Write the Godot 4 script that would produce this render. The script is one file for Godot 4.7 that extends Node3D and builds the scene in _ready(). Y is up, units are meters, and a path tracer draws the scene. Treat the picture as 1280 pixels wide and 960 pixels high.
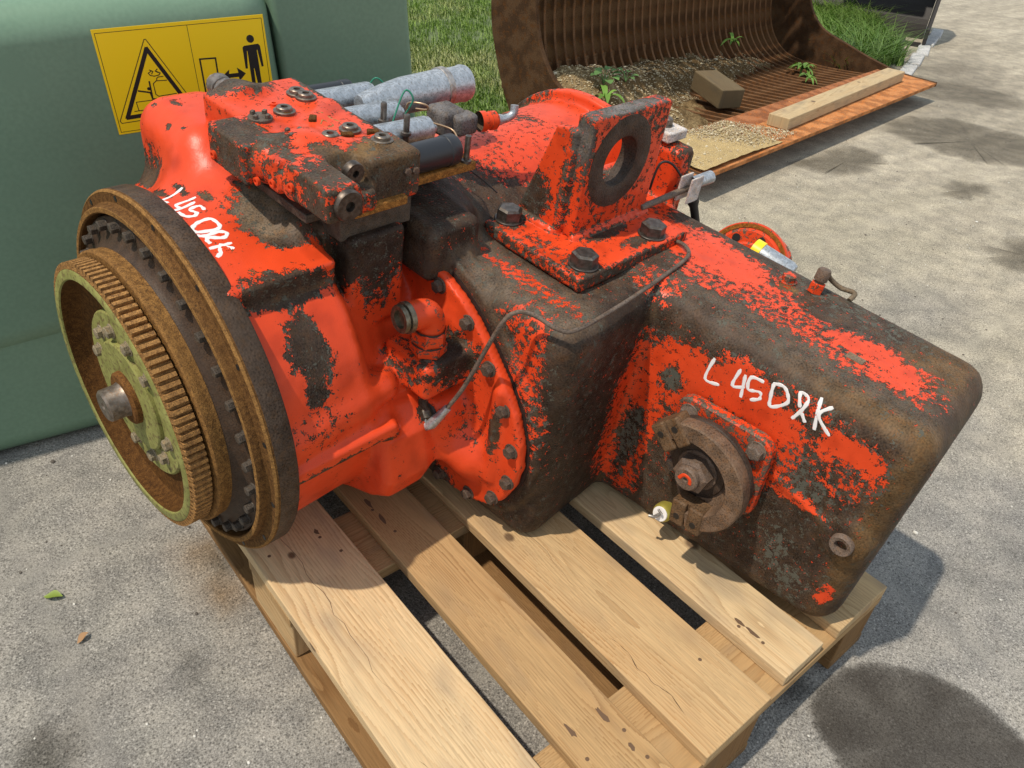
extends Node3D

# ---------------------------------------------------------------- mesh builder
class MB:
	var v := PackedVector3Array()
	var n := PackedVector3Array()
	var uv := PackedVector2Array()
	var c := PackedColorArray()
	var ix := PackedInt32Array()
	var col := Color.WHITE
	var xf := Transform3D.IDENTITY

	func vert(p: Vector3, nn: Vector3, u := Vector2.ZERO) -> int:
		v.append(xf * p)
		n.append((xf.basis * nn).normalized())
		uv.append(u)
		c.append(col)
		return v.size() - 1

	func tri(a: int, b: int, d: int) -> void:
		var g := (v[b] - v[a]).cross(v[d] - v[a])
		if g.dot(n[a] + n[b] + n[d]) > 0.0:
			ix.append_array(PackedInt32Array([a, d, b]))
		else:
			ix.append_array(PackedInt32Array([a, b, d]))

	func quad(a: int, b: int, d: int, e: int) -> void:
		tri(a, b, d)
		tri(a, d, e)

	func flat4(p: Vector3, q: Vector3, r: Vector3, s: Vector3, nn: Vector3) -> void:
		quad(vert(p, nn, Vector2(0, 0)), vert(q, nn, Vector2(1, 0)), vert(r, nn, Vector2(1, 1)), vert(s, nn, Vector2(0, 1)))

	func mesh() -> ArrayMesh:
		var a := []
		a.resize(Mesh.ARRAY_MAX)
		a[Mesh.ARRAY_VERTEX] = v
		a[Mesh.ARRAY_NORMAL] = n
		a[Mesh.ARRAY_TEX_UV] = uv
		a[Mesh.ARRAY_COLOR] = c
		a[Mesh.ARRAY_INDEX] = ix
		var m := ArrayMesh.new()
		m.add_surface_from_arrays(Mesh.PRIMITIVE_TRIANGLES, a)
		return m

	# profile of (radius, z) turned about z
	func lathe(prof: Array, seg := 32, a0 := 0.0, a1 := TAU, sharp := 0.8) -> void:
		var m := prof.size()
		var ns := []
		for i in m - 1:
			var d: Vector2 = prof[i + 1] - prof[i]
			ns.append(Vector2(d.y, -d.x).normalized())
		# outward side: away from the axis side is decided by order (z falling outwards = front)
		for i in m - 1:
			var n0: Vector2 = ns[i]
			var n1: Vector2 = ns[i]
			if i > 0 and ns[i].dot(ns[i - 1]) > sharp:
				n0 = (ns[i] + ns[i - 1]).normalized()
			if i < m - 2 and ns[i].dot(ns[i + 1]) > sharp:
				n1 = (ns[i] + ns[i + 1]).normalized()
			var base := v.size()
			for j in seg + 1:
				var t := a0 + (a1 - a0) * j / seg
				var ct := cos(t)
				var s := sin(t)
				vert(Vector3(prof[i].x * ct, prof[i].x * s, prof[i].y), Vector3(n0.x * ct, n0.x * s, n0.y), Vector2(float(j) / seg, 0))
				vert(Vector3(prof[i + 1].x * ct, prof[i + 1].x * s, prof[i + 1].y), Vector3(n1.x * ct, n1.x * s, n1.y), Vector2(float(j) / seg, 1))
			for j in seg:
				var k := base + j * 2
				quad(k, k + 1, k + 3, k + 2)

	func tube(pts: Array, radii: Array, sides := 10, flat := Vector2.ONE, up := Vector3.ZERO) -> void:
		var m := pts.size()
		var last := Vector3.UP
		var base := v.size()
		for i in m:
			var t: Vector3 = (pts[mini(i + 1, m - 1)] - pts[maxi(i - 1, 0)]).normalized()
			var u := up if up != Vector3.ZERO else last
			if up == Vector3.ZERO and absf(u.dot(t)) > 0.95:
				u = Vector3.RIGHT if absf(t.x) < 0.9 else Vector3.BACK
			var s := t.cross(u).normalized()
			u = s.cross(t).normalized()
			if up == Vector3.ZERO:
				last = u
			var rr: float = radii[mini(i, radii.size() - 1)]
			for j in sides:
				var a := TAU * j / sides
				var off := s * cos(a) * flat.x + u * sin(a) * flat.y
				vert(pts[i] + off * rr, s * cos(a) / flat.x + u * sin(a) / flat.y)
		for i in m - 1:
			for j in sides:
				var p := base + i * sides + j
				var q := base + i * sides + (j + 1) % sides
				quad(p, q, q + sides, p + sides)
		for e in [0, m - 1]:
			var t: Vector3 = (pts[0] - pts[1]).normalized() if e == 0 else (pts[m - 1] - pts[m - 2]).normalized()
			var b := v.size()
			for j in sides:
				var o: Vector3 = xf.affine_inverse() * v[base + e * sides + j]
				vert(o, t)
			for j in range(1, sides - 1):
				tri(b, b + j, b + j + 1)

	# box with rounded edges; uvs run along x (u) and round the section (v), in metres
	func rbox(size: Vector3, r: float, seg := 2, at := Vector3.ZERO, uo := Vector2.ZERO) -> void:
		var h := size / 2.0
		r = minf(r, minf(h.x, minf(h.y, h.z)))
		var lst := []
		for sd in [-1, 1]:
			for i in seg + 1:
				var f := float(i) / seg
				lst.append(Vector2(sd, (f - 1.0) * PI / 4 if sd < 0 else f * PI / 4))
		for ax in 3:
			for sg in [-1.0, 1.0]:
				var b := (ax + 1) % 3
				var d := (ax + 2) % 3
				var base := v.size()
				for iu in lst.size():
					for iv in lst.size():
						var dir := Vector3.ZERO
						dir[ax] = sg
						dir[b] = tan(lst[iu].y)
						dir[d] = tan(lst[iv].y)
						dir = dir.normalized()
						var inner := Vector3.ZERO
						inner[ax] = sg * (h[ax] - r)
						inner[b] = lst[iu].x * (h[b] - r)
						inner[d] = lst[iv].x * (h[d] - r)
						var p := inner + dir * r
						var w := Vector2.ZERO
						if ax == 1:
							w = Vector2(p.x, p.z)
						elif ax == 2:
							w = Vector2(p.x, p.y + 0.31)
						else:
							w = Vector2(p.y * 0.3, p.z)
						vert(at + p, dir, w + uo)
				var ln := lst.size()
				for iu in ln - 1:
					for iv in ln - 1:
						var k := base + iu * ln + iv
						quad(k, k + 1, k + 1 + ln, k + ln)

	# polygon pushed along z, edges bevelled by b at both ends
	func prism(poly: PackedVector2Array, z0: float, z1: float, b := 0.0) -> void:
		if Geometry2D.is_polygon_clockwise(poly):
			poly.reverse()
		var m := poly.size()
		var inner := PackedVector2Array()
		for i in m:
			var e0 := (poly[i] - poly[(i + m - 1) % m]).normalized()
			var e1 := (poly[(i + 1) % m] - poly[i]).normalized()
			var nn := Vector2(e0.y + e1.y, -e0.x - e1.x).normalized()
			inner.append(poly[i] - nn * b / maxf(0.4, nn.dot(Vector2(e1.y, -e1.x))))
		var ts := Geometry2D.triangulate_polygon(inner)
		for e in [[z0, Vector3(0, 0, -1)], [z1, Vector3(0, 0, 1)]]:
			var base := v.size()
			for i in m:
				vert(Vector3(inner[i].x, inner[i].y, e[0]), e[1], inner[i])
			for i in range(0, ts.size(), 3):
				tri(base + ts[i], base + ts[i + 1], base + ts[i + 2])
		for i in m:
			var j := (i + 1) % m
			var ed := (poly[j] - poly[i]).normalized()
			var nn := Vector3(ed.y, -ed.x, 0)
			flat4(Vector3(poly[i].x, poly[i].y, z0 + b), Vector3(poly[j].x, poly[j].y, z0 + b), Vector3(poly[j].x, poly[j].y, z1 - b), Vector3(poly[i].x, poly[i].y, z1 - b), nn)
			if b > 0.0:
				for e in [[z0, z0 + b, -0.7], [z1, z1 - b, 0.7]]:
					flat4(Vector3(inner[i].x, inner[i].y, e[0]), Vector3(inner[j].x, inner[j].y, e[0]), Vector3(poly[j].x, poly[j].y, e[1]), Vector3(poly[i].x, poly[i].y, e[1]), nn * 0.7 + Vector3(0, 0, e[2]))

	# flat pen stroke in the xy plane, facing +z
	func stroke(pts: Array, w: float, z := 0.0) -> void:
		for i in pts.size() - 1:
			var a: Vector2 = pts[i]
			var b: Vector2 = pts[i + 1]
			var d := (b - a).normalized() * w / 2
			var s := Vector2(-d.y, d.x)
			a -= d * 0.7
			b += d * 0.7
			flat4(Vector3(a.x - s.x, a.y - s.y, z), Vector3(b.x - s.x, b.y - s.y, z), Vector3(b.x + s.x, b.y + s.y, z), Vector3(a.x + s.x, a.y + s.y, z), Vector3(0, 0, 1))
			z += 0.00002

	func area(poly: PackedVector2Array, z := 0.0) -> void:
		var ts := Geometry2D.triangulate_polygon(poly)
		var base := v.size()
		for q in poly:
			vert(Vector3(q.x, q.y, z), Vector3(0, 0, 1), q)
		for i in range(0, ts.size(), 3):
			tri(base + ts[i], base + ts[i + 1], base + ts[i + 2])

	# hexagon head standing on z = 0, growing along +z, with a washer face
	func hexhead(R: float, h: float, washer := 0.0) -> void:
		var z0 := 0.0
		if washer > 0.0:
			lathe([Vector2(R * washer, -0.001), Vector2(R * washer, h * 0.12), Vector2(R * washer * 0.97, h * 0.16), Vector2(0.0001, h * 0.16)], 20)
			z0 = h * 0.16
		var ch := R * 0.13
		for i in 6:
			var a := TAU * i / 6
			var b := TAU * (i + 1) / 6
			var p := Vector3(cos(a), sin(a), 0)
			var q := Vector3(cos(b), sin(b), 0)
			var nn := (p + q).normalized()
			var top := Vector3(0, 0, h)
			flat4(p * R + Vector3(0, 0, z0), q * R + Vector3(0, 0, z0), q * R + Vector3(0, 0, h - ch), p * R + Vector3(0, 0, h - ch), nn)
			flat4(p * R + Vector3(0, 0, h - ch), q * R + Vector3(0, 0, h - ch), q * (R - ch * 1.6) + top, p * (R - ch * 1.6) + top, nn * 0.6 + Vector3(0, 0, 0.8))
			tri(vert(top + Vector3(0, 0, 0.0), Vector3(0, 0, 1)), vert(p * (R - ch * 1.6) + top, Vector3(0, 0, 1)), vert(q * (R - ch * 1.6) + top, Vector3(0, 0, 1)))

	# flat plate (in xy, half sizes hx hy, thickness along z) with a round hole
	func holed(hx: float, hy: float, th: float, hole: Vector2, r: float) -> void:
		var angs := []
		for i in 48:
			angs.append(TAU * i / 48)
		for cx in [-1, 1]:
			for cy in [-1, 1]:
				angs.append(fposmod(atan2(cy * hy - hole.y, cx * hx - hole.x), TAU))
		angs.sort()
		var outer := []
		var inner := []
		for a in angs:
			var d := Vector2(cos(a), sin(a))
			var t := 1e9
			if absf(d.x) > 1e-6:
				t = minf(t, (signf(d.x) * hx - hole.x) / d.x)
			if absf(d.y) > 1e-6:
				t = minf(t, (signf(d.y) * hy - hole.y) / d.y)
			outer.append(hole + d * t)
			inner.append(hole + d * r)
		var m := angs.size()
		for i in m:
			var j := (i + 1) % m
			for e in [[-th / 2, Vector3(0, 0, -1)], [th / 2, Vector3(0, 0, 1)]]:
				var z: float = e[0]
				flat4(Vector3(outer[i].x, outer[i].y, z), Vector3(outer[j].x, outer[j].y, z), Vector3(inner[j].x, inner[j].y, z), Vector3(inner[i].x, inner[i].y, z), e[1])
			var ed: Vector2 = (outer[j] - outer[i]).normalized()
			flat4(Vector3(outer[i].x, outer[i].y, -th / 2), Vector3(outer[j].x, outer[j].y, -th / 2), Vector3(outer[j].x, outer[j].y, th / 2), Vector3(outer[i].x, outer[i].y, th / 2), Vector3(ed.y, -ed.x, 0))
			var mid: Vector2 = (inner[i] + inner[j]) / 2 - hole
			flat4(Vector3(inner[i].x, inner[i].y, -th / 2), Vector3(inner[j].x, inner[j].y, -th / 2), Vector3(inner[j].x, inner[j].y, th / 2), Vector3(inner[i].x, inner[i].y, th / 2), Vector3(-mid.x, -mid.y, 0))


# ---------------------------------------------------------------- castings: a field of rounded solids, meshed as surface nets
class Field:
	var kind := PackedInt32Array()
	var inv: Array[Transform3D] = []
	var size := PackedVector3Array()
	var rnd := PackedFloat32Array()
	var blend := PackedFloat32Array()
	var cut := PackedInt32Array()
	var polys: Array[PackedVector2Array] = []
	var hulls: Array[PackedFloat32Array] = []
	var rough: FastNoiseLite
	var rough_amp := 0.0

	func put(k: int, x: Transform3D, s: Vector3, r: float, bl: float, o: int, poly := PackedVector2Array(), pl := PackedFloat32Array()) -> void:
		kind.append(k)
		inv.append(x.affine_inverse())
		size.append(s)
		rnd.append(r)
		blend.append(bl)
		cut.append(o)
		polys.append(poly)
		hulls.append(pl)

	func box(at: Vector3, s: Vector3, r: float, bl := 0.01, o := 0, turn := Vector3.ZERO) -> void:
		put(0, Transform3D(Basis.from_euler(turn), at), s / 2 - Vector3(r, r, r), r, bl, o)

	static func along(p: Vector3, q: Vector3) -> Basis:
		var z := (q - p).normalized()
		var x := (Vector3.UP if absf(z.y) < 0.9 else Vector3.RIGHT).cross(z).normalized()
		return Basis(x, z.cross(x), z)

	func cyl(p: Vector3, q: Vector3, r1: float, r2: float, r := 0.004, bl := 0.01, o := 0) -> void:
		put(1, Transform3D(along(p, q), (p + q) / 2), Vector3(r1, r2, p.distance_to(q) / 2), r, bl, o)

	func ell(at: Vector3, s: Vector3, bl := 0.02, o := 0) -> void:
		put(2, Transform3D(Basis.IDENTITY, at), s, 0, bl, o)

	func cap(p: Vector3, q: Vector3, r1: float, r2: float, bl := 0.02, o := 0) -> void:
		put(3, Transform3D(along(p, q), p), Vector3(r1, r2, p.distance_to(q)), 0, bl, o)

	func prism(poly: PackedVector2Array, z0: float, z1: float, r := 0.004, bl := 0.01, o := 0) -> void:
		put(4, Transform3D(Basis.IDENTITY, Vector3(0, 0, (z0 + z1) / 2)), Vector3(0, 0, (z1 - z0) / 2), r, bl, o, poly)

	# planes: [nx, ny, nz, d] * n, inside where n.p < d
	func hull(pl: PackedFloat32Array, r := 0.03, bl := 0.02, o := 0) -> void:
		for i in range(0, pl.size(), 4):
			var l := Vector3(pl[i], pl[i + 1], pl[i + 2]).length()
			for j in 4:
				pl[i + j] /= l
		put(5, Transform3D.IDENTITY, Vector3.ZERO, r, bl, o, PackedVector2Array(), pl)

	func one(i: int, p: Vector3) -> float:
		var q := inv[i] * p
		var s := size[i]
		match kind[i]:
			0:
				var a := q.abs() - s
				return Vector3(maxf(a.x, 0), maxf(a.y, 0), maxf(a.z, 0)).length() + minf(maxf(a.x, maxf(a.y, a.z)), 0) - rnd[i]
			1:
				var r := rnd[i]
				var t := clampf((q.z / s.z + 1.0) * 0.5, 0, 1)
				var dx := Vector2(q.x, q.y).length() - lerpf(s.x, s.y, t) + r
				var dz := absf(q.z) - s.z + r
				return Vector2(maxf(dx, 0), maxf(dz, 0)).length() + minf(maxf(dx, dz), 0) - r
			2:
				var k0 := (q / s).length()
				var k1 := (q / (s * s)).length()
				return k0 * (k0 - 1.0) / maxf(k1, 1e-6)
			3:
				var t := clampf(q.z / s.z, 0, 1)
				return (q - Vector3(0, 0, t * s.z)).length() - lerpf(s.x, s.y, t)
			4:
				var r := rnd[i]
				var po := polys[i]
				var m := po.size()
				var pp := Vector2(q.x, q.y)
				var dd := (pp - po[0]).length_squared()
				var sg := 1.0
				var j := m - 1
				for e in m:
					var ed := po[j] - po[e]
					var w := pp - po[e]
					var bb := w - ed * clampf(w.dot(ed) / ed.length_squared(), 0, 1)
					dd = minf(dd, bb.length_squared())
					var c1 := pp.y >= po[e].y
					var c2 := pp.y < po[j].y
					var c3 := ed.x * w.y > ed.y * w.x
					if (c1 and c2 and c3) or not (c1 or c2 or c3):
						sg = -sg
					j = e
				var dx := sg * sqrt(dd) + r
				var dz := absf(q.z) - s.z + r
				return Vector2(maxf(dx, 0), maxf(dz, 0)).length() + minf(maxf(dx, dz), 0) - r
			5:
				var pl := hulls[i]
				var r := rnd[i]
				var sq := 0.0
				var mx := -1e9
				for e in range(0, pl.size(), 4):
					var a := q.x * pl[e] + q.y * pl[e + 1] + q.z * pl[e + 2] - pl[e + 3] + r
					mx = maxf(mx, a)
					if a > 0:
						sq += a * a
				return (sqrt(sq) if sq > 0 else mx) - r
		return 1e9

	func d(p: Vector3, list: PackedInt32Array) -> float:
		var a := 1e3
		for i in list:
			var b := one(i, p)
			var k := blend[i]
			if cut[i] == 1:
				b = -b
				var h := maxf(k - absf(a - b), 0.0) / maxf(k, 1e-6)
				a = maxf(a, b) + h * h * k * 0.25
			else:
				var h := maxf(k - absf(a - b), 0.0) / maxf(k, 1e-6)
				a = minf(a, b) - h * h * k * 0.25
		if rough_amp > 0 and absf(a) < 0.03:
			a += rough.get_noise_3d(p.x, p.y, p.z) * rough_amp
		return a

	func all() -> PackedInt32Array:
		return PackedInt32Array(range(kind.size()))

	# -> [verts, normals, quads]
	func nets(lo: Vector3, hi: Vector3, cell: float) -> Array:
		var nb := Vector3i(((hi - lo) / (cell * 8)).ceil())
		var nx := nb.x * 8 + 1
		var ny := nb.y * 8 + 1
		var nz := nb.z * 8 + 1
		var f := PackedFloat32Array()
		f.resize(nx * ny * nz)
		f.fill(1e3)
		var every := all()
		var half := cell * 4 * 1.7321
		var blocks: Array[Vector3i] = []
		for bz in nb.z:
			for by in nb.y:
				for bx in nb.x:
					var ce := lo + Vector3(bx * 8 + 4, by * 8 + 4, bz * 8 + 4) * cell
					var ds := PackedFloat32Array()
					var a := 1e3
					for i in every:
						var b := one(i, ce)
						ds.append(b)
						a = maxf(a, -b) if cut[i] == 1 else minf(a, b)
					if absf(a) > half * 1.5 + 0.03:
						continue
					var near := PackedInt32Array()
					for i in every:
						if cut[i] == 1:
							if ds[i] < half * 2.2 + blend[i]:
								near.append(i)
						elif ds[i] < absf(a) + half * 2.2 + blend[i]:
							near.append(i)
					if near.is_empty():
						continue
					blocks.append(Vector3i(bx, by, bz))
					for z in 9:
						for y in 9:
							var row := ((bz * 8 + z) * ny + by * 8 + y) * nx + bx * 8
							for x in 9:
								if f[row + x] > 999.0:
									f[row + x] = d(lo + Vector3(bx * 8 + x, by * 8 + y, bz * 8 + z) * cell, near)
		var id := PackedInt32Array()
		id.resize(f.size())
		id.fill(-1)
		var vs := PackedVector3Array()
		var ns := PackedVector3Array()
		var sy := nx
		var sz := nx * ny
		var cells := PackedInt32Array()
		for b in blocks:
			for z in 8:
				for y in 8:
					var row := ((b.z * 8 + z) * ny + b.y * 8 + y) * nx + b.x * 8
					for x in 8:
						var o := row + x
						var f0 := f[o]
						var f1 := f[o + 1]
						var f2 := f[o + sy]
						var f3 := f[o + sy + 1]
						var f4 := f[o + sz]
						var f5 := f[o + sz + 1]
						var f6 := f[o + sz + sy]
						var f7 := f[o + sz + sy + 1]
						var neg := int(f0 < 0) + int(f1 < 0) + int(f2 < 0) + int(f3 < 0) + int(f4 < 0) + int(f5 < 0) + int(f6 < 0) + int(f7 < 0)
						if neg == 0 or neg == 8:
							continue
						if f0 > 900 or f1 > 900 or f2 > 900 or f3 > 900 or f4 > 900 or f5 > 900 or f6 > 900 or f7 > 900:
							continue
						var s := Vector3.ZERO
						var k := 0
						if (f0 < 0) != (f1 < 0): s += Vector3(f0 / (f0 - f1), 0, 0); k += 1
						if (f2 < 0) != (f3 < 0): s += Vector3(f2 / (f2 - f3), 1, 0); k += 1
						if (f4 < 0) != (f5 < 0): s += Vector3(f4 / (f4 - f5), 0, 1); k += 1
						if (f6 < 0) != (f7 < 0): s += Vector3(f6 / (f6 - f7), 1, 1); k += 1
						if (f0 < 0) != (f2 < 0): s += Vector3(0, f0 / (f0 - f2), 0); k += 1
						if (f1 < 0) != (f3 < 0): s += Vector3(1, f1 / (f1 - f3), 0); k += 1
						if (f4 < 0) != (f6 < 0): s += Vector3(0, f4 / (f4 - f6), 1); k += 1
						if (f5 < 0) != (f7 < 0): s += Vector3(1, f5 / (f5 - f7), 1); k += 1
						if (f0 < 0) != (f4 < 0): s += Vector3(0, 0, f0 / (f0 - f4)); k += 1
						if (f1 < 0) != (f5 < 0): s += Vector3(1, 0, f1 / (f1 - f5)); k += 1
						if (f2 < 0) != (f6 < 0): s += Vector3(0, 1, f2 / (f2 - f6)); k += 1
						if (f3 < 0) != (f7 < 0): s += Vector3(1, 1, f3 / (f3 - f7)); k += 1
						id[o] = vs.size()
						cells.append(o)
						vs.append(lo + (Vector3(b.x * 8 + x, b.y * 8 + y, b.z * 8 + z) + s / k) * cell)
						ns.append(Vector3(f1 + f3 + f5 + f7 - f0 - f2 - f4 - f6, f2 + f3 + f6 + f7 - f0 - f1 - f4 - f5, f4 + f5 + f6 + f7 - f0 - f1 - f2 - f3).normalized())
		var qs := PackedInt32Array()
		for o in cells:
			var s0 := f[o] < 0
			# edges that leave the cell's first corner along x, y, z
			for e in 3:
				var st := 1 if e == 0 else (sy if e == 1 else sz)
				if (f[o + st] < 0) == s0:
					continue
				var u := sy if e == 0 else (sz if e == 1 else 1)
				var w := sz if e == 0 else (1 if e == 1 else sy)
				if o - u - w < 0:
					continue
				var a := id[o]
				var b := id[o - u]
				var cc := id[o - u - w]
				var dd := id[o - w]
				if b < 0 or cc < 0 or dd < 0:
					continue
				if s0:
					qs.append_array(PackedInt32Array([a, dd, cc, b]))
				else:
					qs.append_array(PackedInt32Array([a, b, cc, dd]))
		# smoother normals from the field itself
		return [vs, ns, qs]


# how a casting is worn: bare colour, paint cover, patches of either
class Wear:
	var base := Color(0.1, 0.08, 0.06)
	var paint := 0.0
	var primes := []
	var patches := []      # [centre, radii, cover or -1, tint, tint amount]
	var edge := 0.6        # how far paint leaves the edges
	var grime := 0.25
	var reach := 0.010
	var fleck := 0.0
	var spread := 0.45
	var edge_tint := Color(0.13, 0.085, 0.05)

	func bare(at: Vector3, r: Vector3, tint := Color(0, 0, 0, 0), amount := 0.0) -> Wear:
		patches.append([at, r, 0.0, tint, amount])
		return self

	func painted(at: Vector3, r: Vector3, cover := 1.0) -> Wear:
		patches.append([at, r, cover, Color(0, 0, 0, 0), 0.0])
		return self

	func prime(at: Vector3, r: Vector3, amount := 0.6) -> Wear:
		primes.append([at, r, amount])
		return self

	func tint(at: Vector3, r: Vector3, t: Color, amount := 1.0) -> Wear:
		patches.append([at, r, -1.0, t, amount])
		return self


# ---------------------------------------------------------------- shared state
var M := {}
var noise_a := FastNoiseLite.new()
var noise_b := FastNoiseLite.new()
var jobs := []
var done := []
var box_root: Node3D      # the gearbox
var rng := RandomNumberGenerator.new()


func lin(r: float, g: float, b: float, a := 1.0) -> Color:
	var c := Color(r, g, b).linear_to_srgb()
	c.a = a
	return c


func nz(sd: int, feature: float, oct: int, size: int, type := FastNoiseLite.TYPE_SIMPLEX_SMOOTH, ret := -1) -> PackedByteArray:
	var f := FastNoiseLite.new()
	f.seed = sd
	f.noise_type = type
	f.frequency = 1.0 / feature
	f.fractal_type = FastNoiseLite.FRACTAL_FBM if oct > 1 else FastNoiseLite.FRACTAL_NONE
	f.fractal_octaves = oct
	if ret >= 0:
		f.cellular_return_type = ret
	return f.get_seamless_image(size, size).get_data()


func picture(size: int, bytes: PackedByteArray, alpha := false) -> ImageTexture:
	return ImageTexture.create_from_image(Image.create_from_data(size, size, false, Image.FORMAT_RGBA8 if alpha else Image.FORMAT_RGB8, bytes))


func grey(size: int, bytes: PackedByteArray) -> ImageTexture:
	return ImageTexture.create_from_image(Image.create_from_data(size, size, false, Image.FORMAT_L8, bytes))


# two-tone mottle with specks, as sRGB bytes. c0..c2 are linear colours
# bare iron: dark scale, brown rust bloom, pale scuffs, all finely grained
func iron_picture(size: int, sd: int) -> ImageTexture:
	var a := nz(sd, 90, 5, size)
	var b := nz(sd + 1, 9, 4, size)
	var f := nz(sd + 2, 3.2, 2, size)
	var g := nz(sd + 3, 30, 4, size)
	var out := PackedByteArray()
	out.resize(size * size * 3)
	for i in size * size:
		var n := (a[i] * 0.35 + b[i] * 0.4 + f[i] * 0.25) / 255.0
		var v := 0.50 + (n - 0.5) * 1.15
		var c := Color(1.02, 0.94, 0.88) * v
		var r := clampf((g[i] / 255.0 - 0.53) * 5.0, 0, 1) * clampf(b[i] / 150.0, 0, 1)
		c = c.lerp(Color(1.15, 0.80, 0.48) * (v * 0.9 + 0.08), r * 0.5)
		var pale := clampf((f[i] / 255.0 - 0.74) * 9.0, 0, 1) * clampf((a[i] / 255.0 - 0.42) * 4.0, 0, 1)
		c = c.lerp(Color(0.98, 0.93, 0.82), pale * 0.6)
		var dark := clampf((0.30 - b[i] / 255.0) * 7.0, 0, 1)
		c = c * (1.0 - 0.55 * dark)
		out[i * 3] = int(clampf(pow(maxf(c.r, 0.0), 0.4545), 0, 1) * 255)
		out[i * 3 + 1] = int(clampf(pow(maxf(c.g, 0.0), 0.4545), 0, 1) * 255)
		out[i * 3 + 2] = int(clampf(pow(maxf(c.b, 0.0), 0.4545), 0, 1) * 255)
	return picture(size, out)


func mottle(size: int, sd: int, big: float, fine: float, c0: Color, c1: Color, c2: Color, speck := 0.18, contrast := 1.0) -> ImageTexture:
	var a := nz(sd, big, 4, size)
	var b := nz(sd + 1, fine, 3, size)
	var e := nz(sd + 2, big * 0.35, 4, size)
	var out := PackedByteArray()
	out.resize(size * size * 3)
	for i in size * size:
		var t := clampf((a[i] / 255.0 - 0.5) * 2.2 * contrast + 0.5 + (b[i] / 255.0 - 0.5) * 0.9, 0, 1)
		var c := c0.lerp(c1, t)
		var s := e[i] / 255.0
		if s > 0.6:
			c = c.lerp(c2, minf((s - 0.6) * 5.0, 1.0) * clampf(b[i] / 160.0, 0, 1))
		var k := 1.0 + (b[i] / 255.0 - 0.5) * 2.0 * speck
		out[i * 3] = int(clampf(pow(c.r * k, 0.4545), 0, 1) * 255)
		out[i * 3 + 1] = int(clampf(pow(c.g * k, 0.4545), 0, 1) * 255)
		out[i * 3 + 2] = int(clampf(pow(c.b * k, 0.4545), 0, 1) * 255)
	return picture(size, out)


# orange paint; alpha tells how well each spot holds: it comes off where cover * alpha is under the threshold
func paint_picture(size: int, sd: int, tone: Color, grime: Color) -> ImageTexture:
	var a := nz(sd, 48, 4, size)
	var b := nz(sd + 1, 12, 3, size)
	var f := nz(sd + 2, 4.2, 2, size)
	var g := nz(sd + 3, 220, 3, size)
	var out := PackedByteArray()
	out.resize(size * size * 4)
	for i in size * size:
		var hold := 0.46 * (a[i] / 255.0) + 0.34 * (b[i] / 255.0) + 0.20 * (f[i] / 255.0)
		hold = clampf((hold - 0.5) * 2.5 + 0.5, 0, 1)
		var k := 0.9 + 0.16 * (g[i] / 255.0) + 0.05 * (f[i] / 255.0)
		var dirt := clampf((b[i] / 255.0 - 0.70) * 4.0, 0, 1) * clampf((g[i] / 255.0 - 0.45) * 4.0, 0, 1) * 0.5
		var c := (tone * k).lerp(grime, dirt)
		out[i * 4] = int(clampf(pow(c.r, 0.4545), 0, 1) * 255)
		out[i * 4 + 1] = int(clampf(pow(c.g, 0.4545), 0, 1) * 255)
		out[i * 4 + 2] = int(clampf(pow(c.b, 0.4545), 0, 1) * 255)
		out[i * 4 + 3] = int(255 * (0.5 + 0.5 * hold))
	return picture(size, out, true)


func ground_picture(size: int) -> ImageTexture:
	var a := nz(21, 6.5, 1, size, FastNoiseLite.TYPE_CELLULAR, FastNoiseLite.RETURN_CELL_VALUE)
	var ad := nz(21, 6.5, 1, size, FastNoiseLite.TYPE_CELLULAR, FastNoiseLite.RETURN_DISTANCE)
	var b := nz(22, 3, 1, size, FastNoiseLite.TYPE_CELLULAR, FastNoiseLite.RETURN_CELL_VALUE)
	var g := nz(23, 160, 4, size)
	var f := nz(24, 5, 3, size)
	var out := PackedByteArray()
	out.resize(size * size * 3)
	for i in size * size:
		var v := 0.30 + 0.13 * (b[i] / 255.0 - 0.5) + 0.36 * (f[i] / 255.0 - 0.5) + 0.14 * (g[i] / 255.0 - 0.5)
		var stone := a[i] / 255.0
		var inside := clampf(1.5 - ad[i] / 90.0, 0, 1)
		if stone > 0.88:
			v = lerpf(v, 0.40 + (stone - 0.88) * 1.8, inside * 0.7)
		elif stone < 0.26:
			v = lerpf(v, 0.09 + stone * 0.4, inside * 0.85)
		elif stone > 0.5 and stone < 0.64:
			v = lerpf(v, 0.36, inside * 0.4)
		elif stone > 0.35 and stone < 0.45:
			v = lerpf(v, 0.21, inside * 0.5)
		v *= 1.62
		var w := 0.02 * (g[i] / 255.0 - 0.5)
		out[i * 3] = int(clampf(pow(v * (1.02 + w), 0.4545), 0, 1) * 255)
		out[i * 3 + 1] = int(clampf(pow(v, 0.4545), 0, 1) * 255)
		out[i * 3 + 2] = int(clampf(pow(v * (0.955 - w * 2.0), 0.4545), 0, 1) * 255)
	return picture(size, out)


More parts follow.
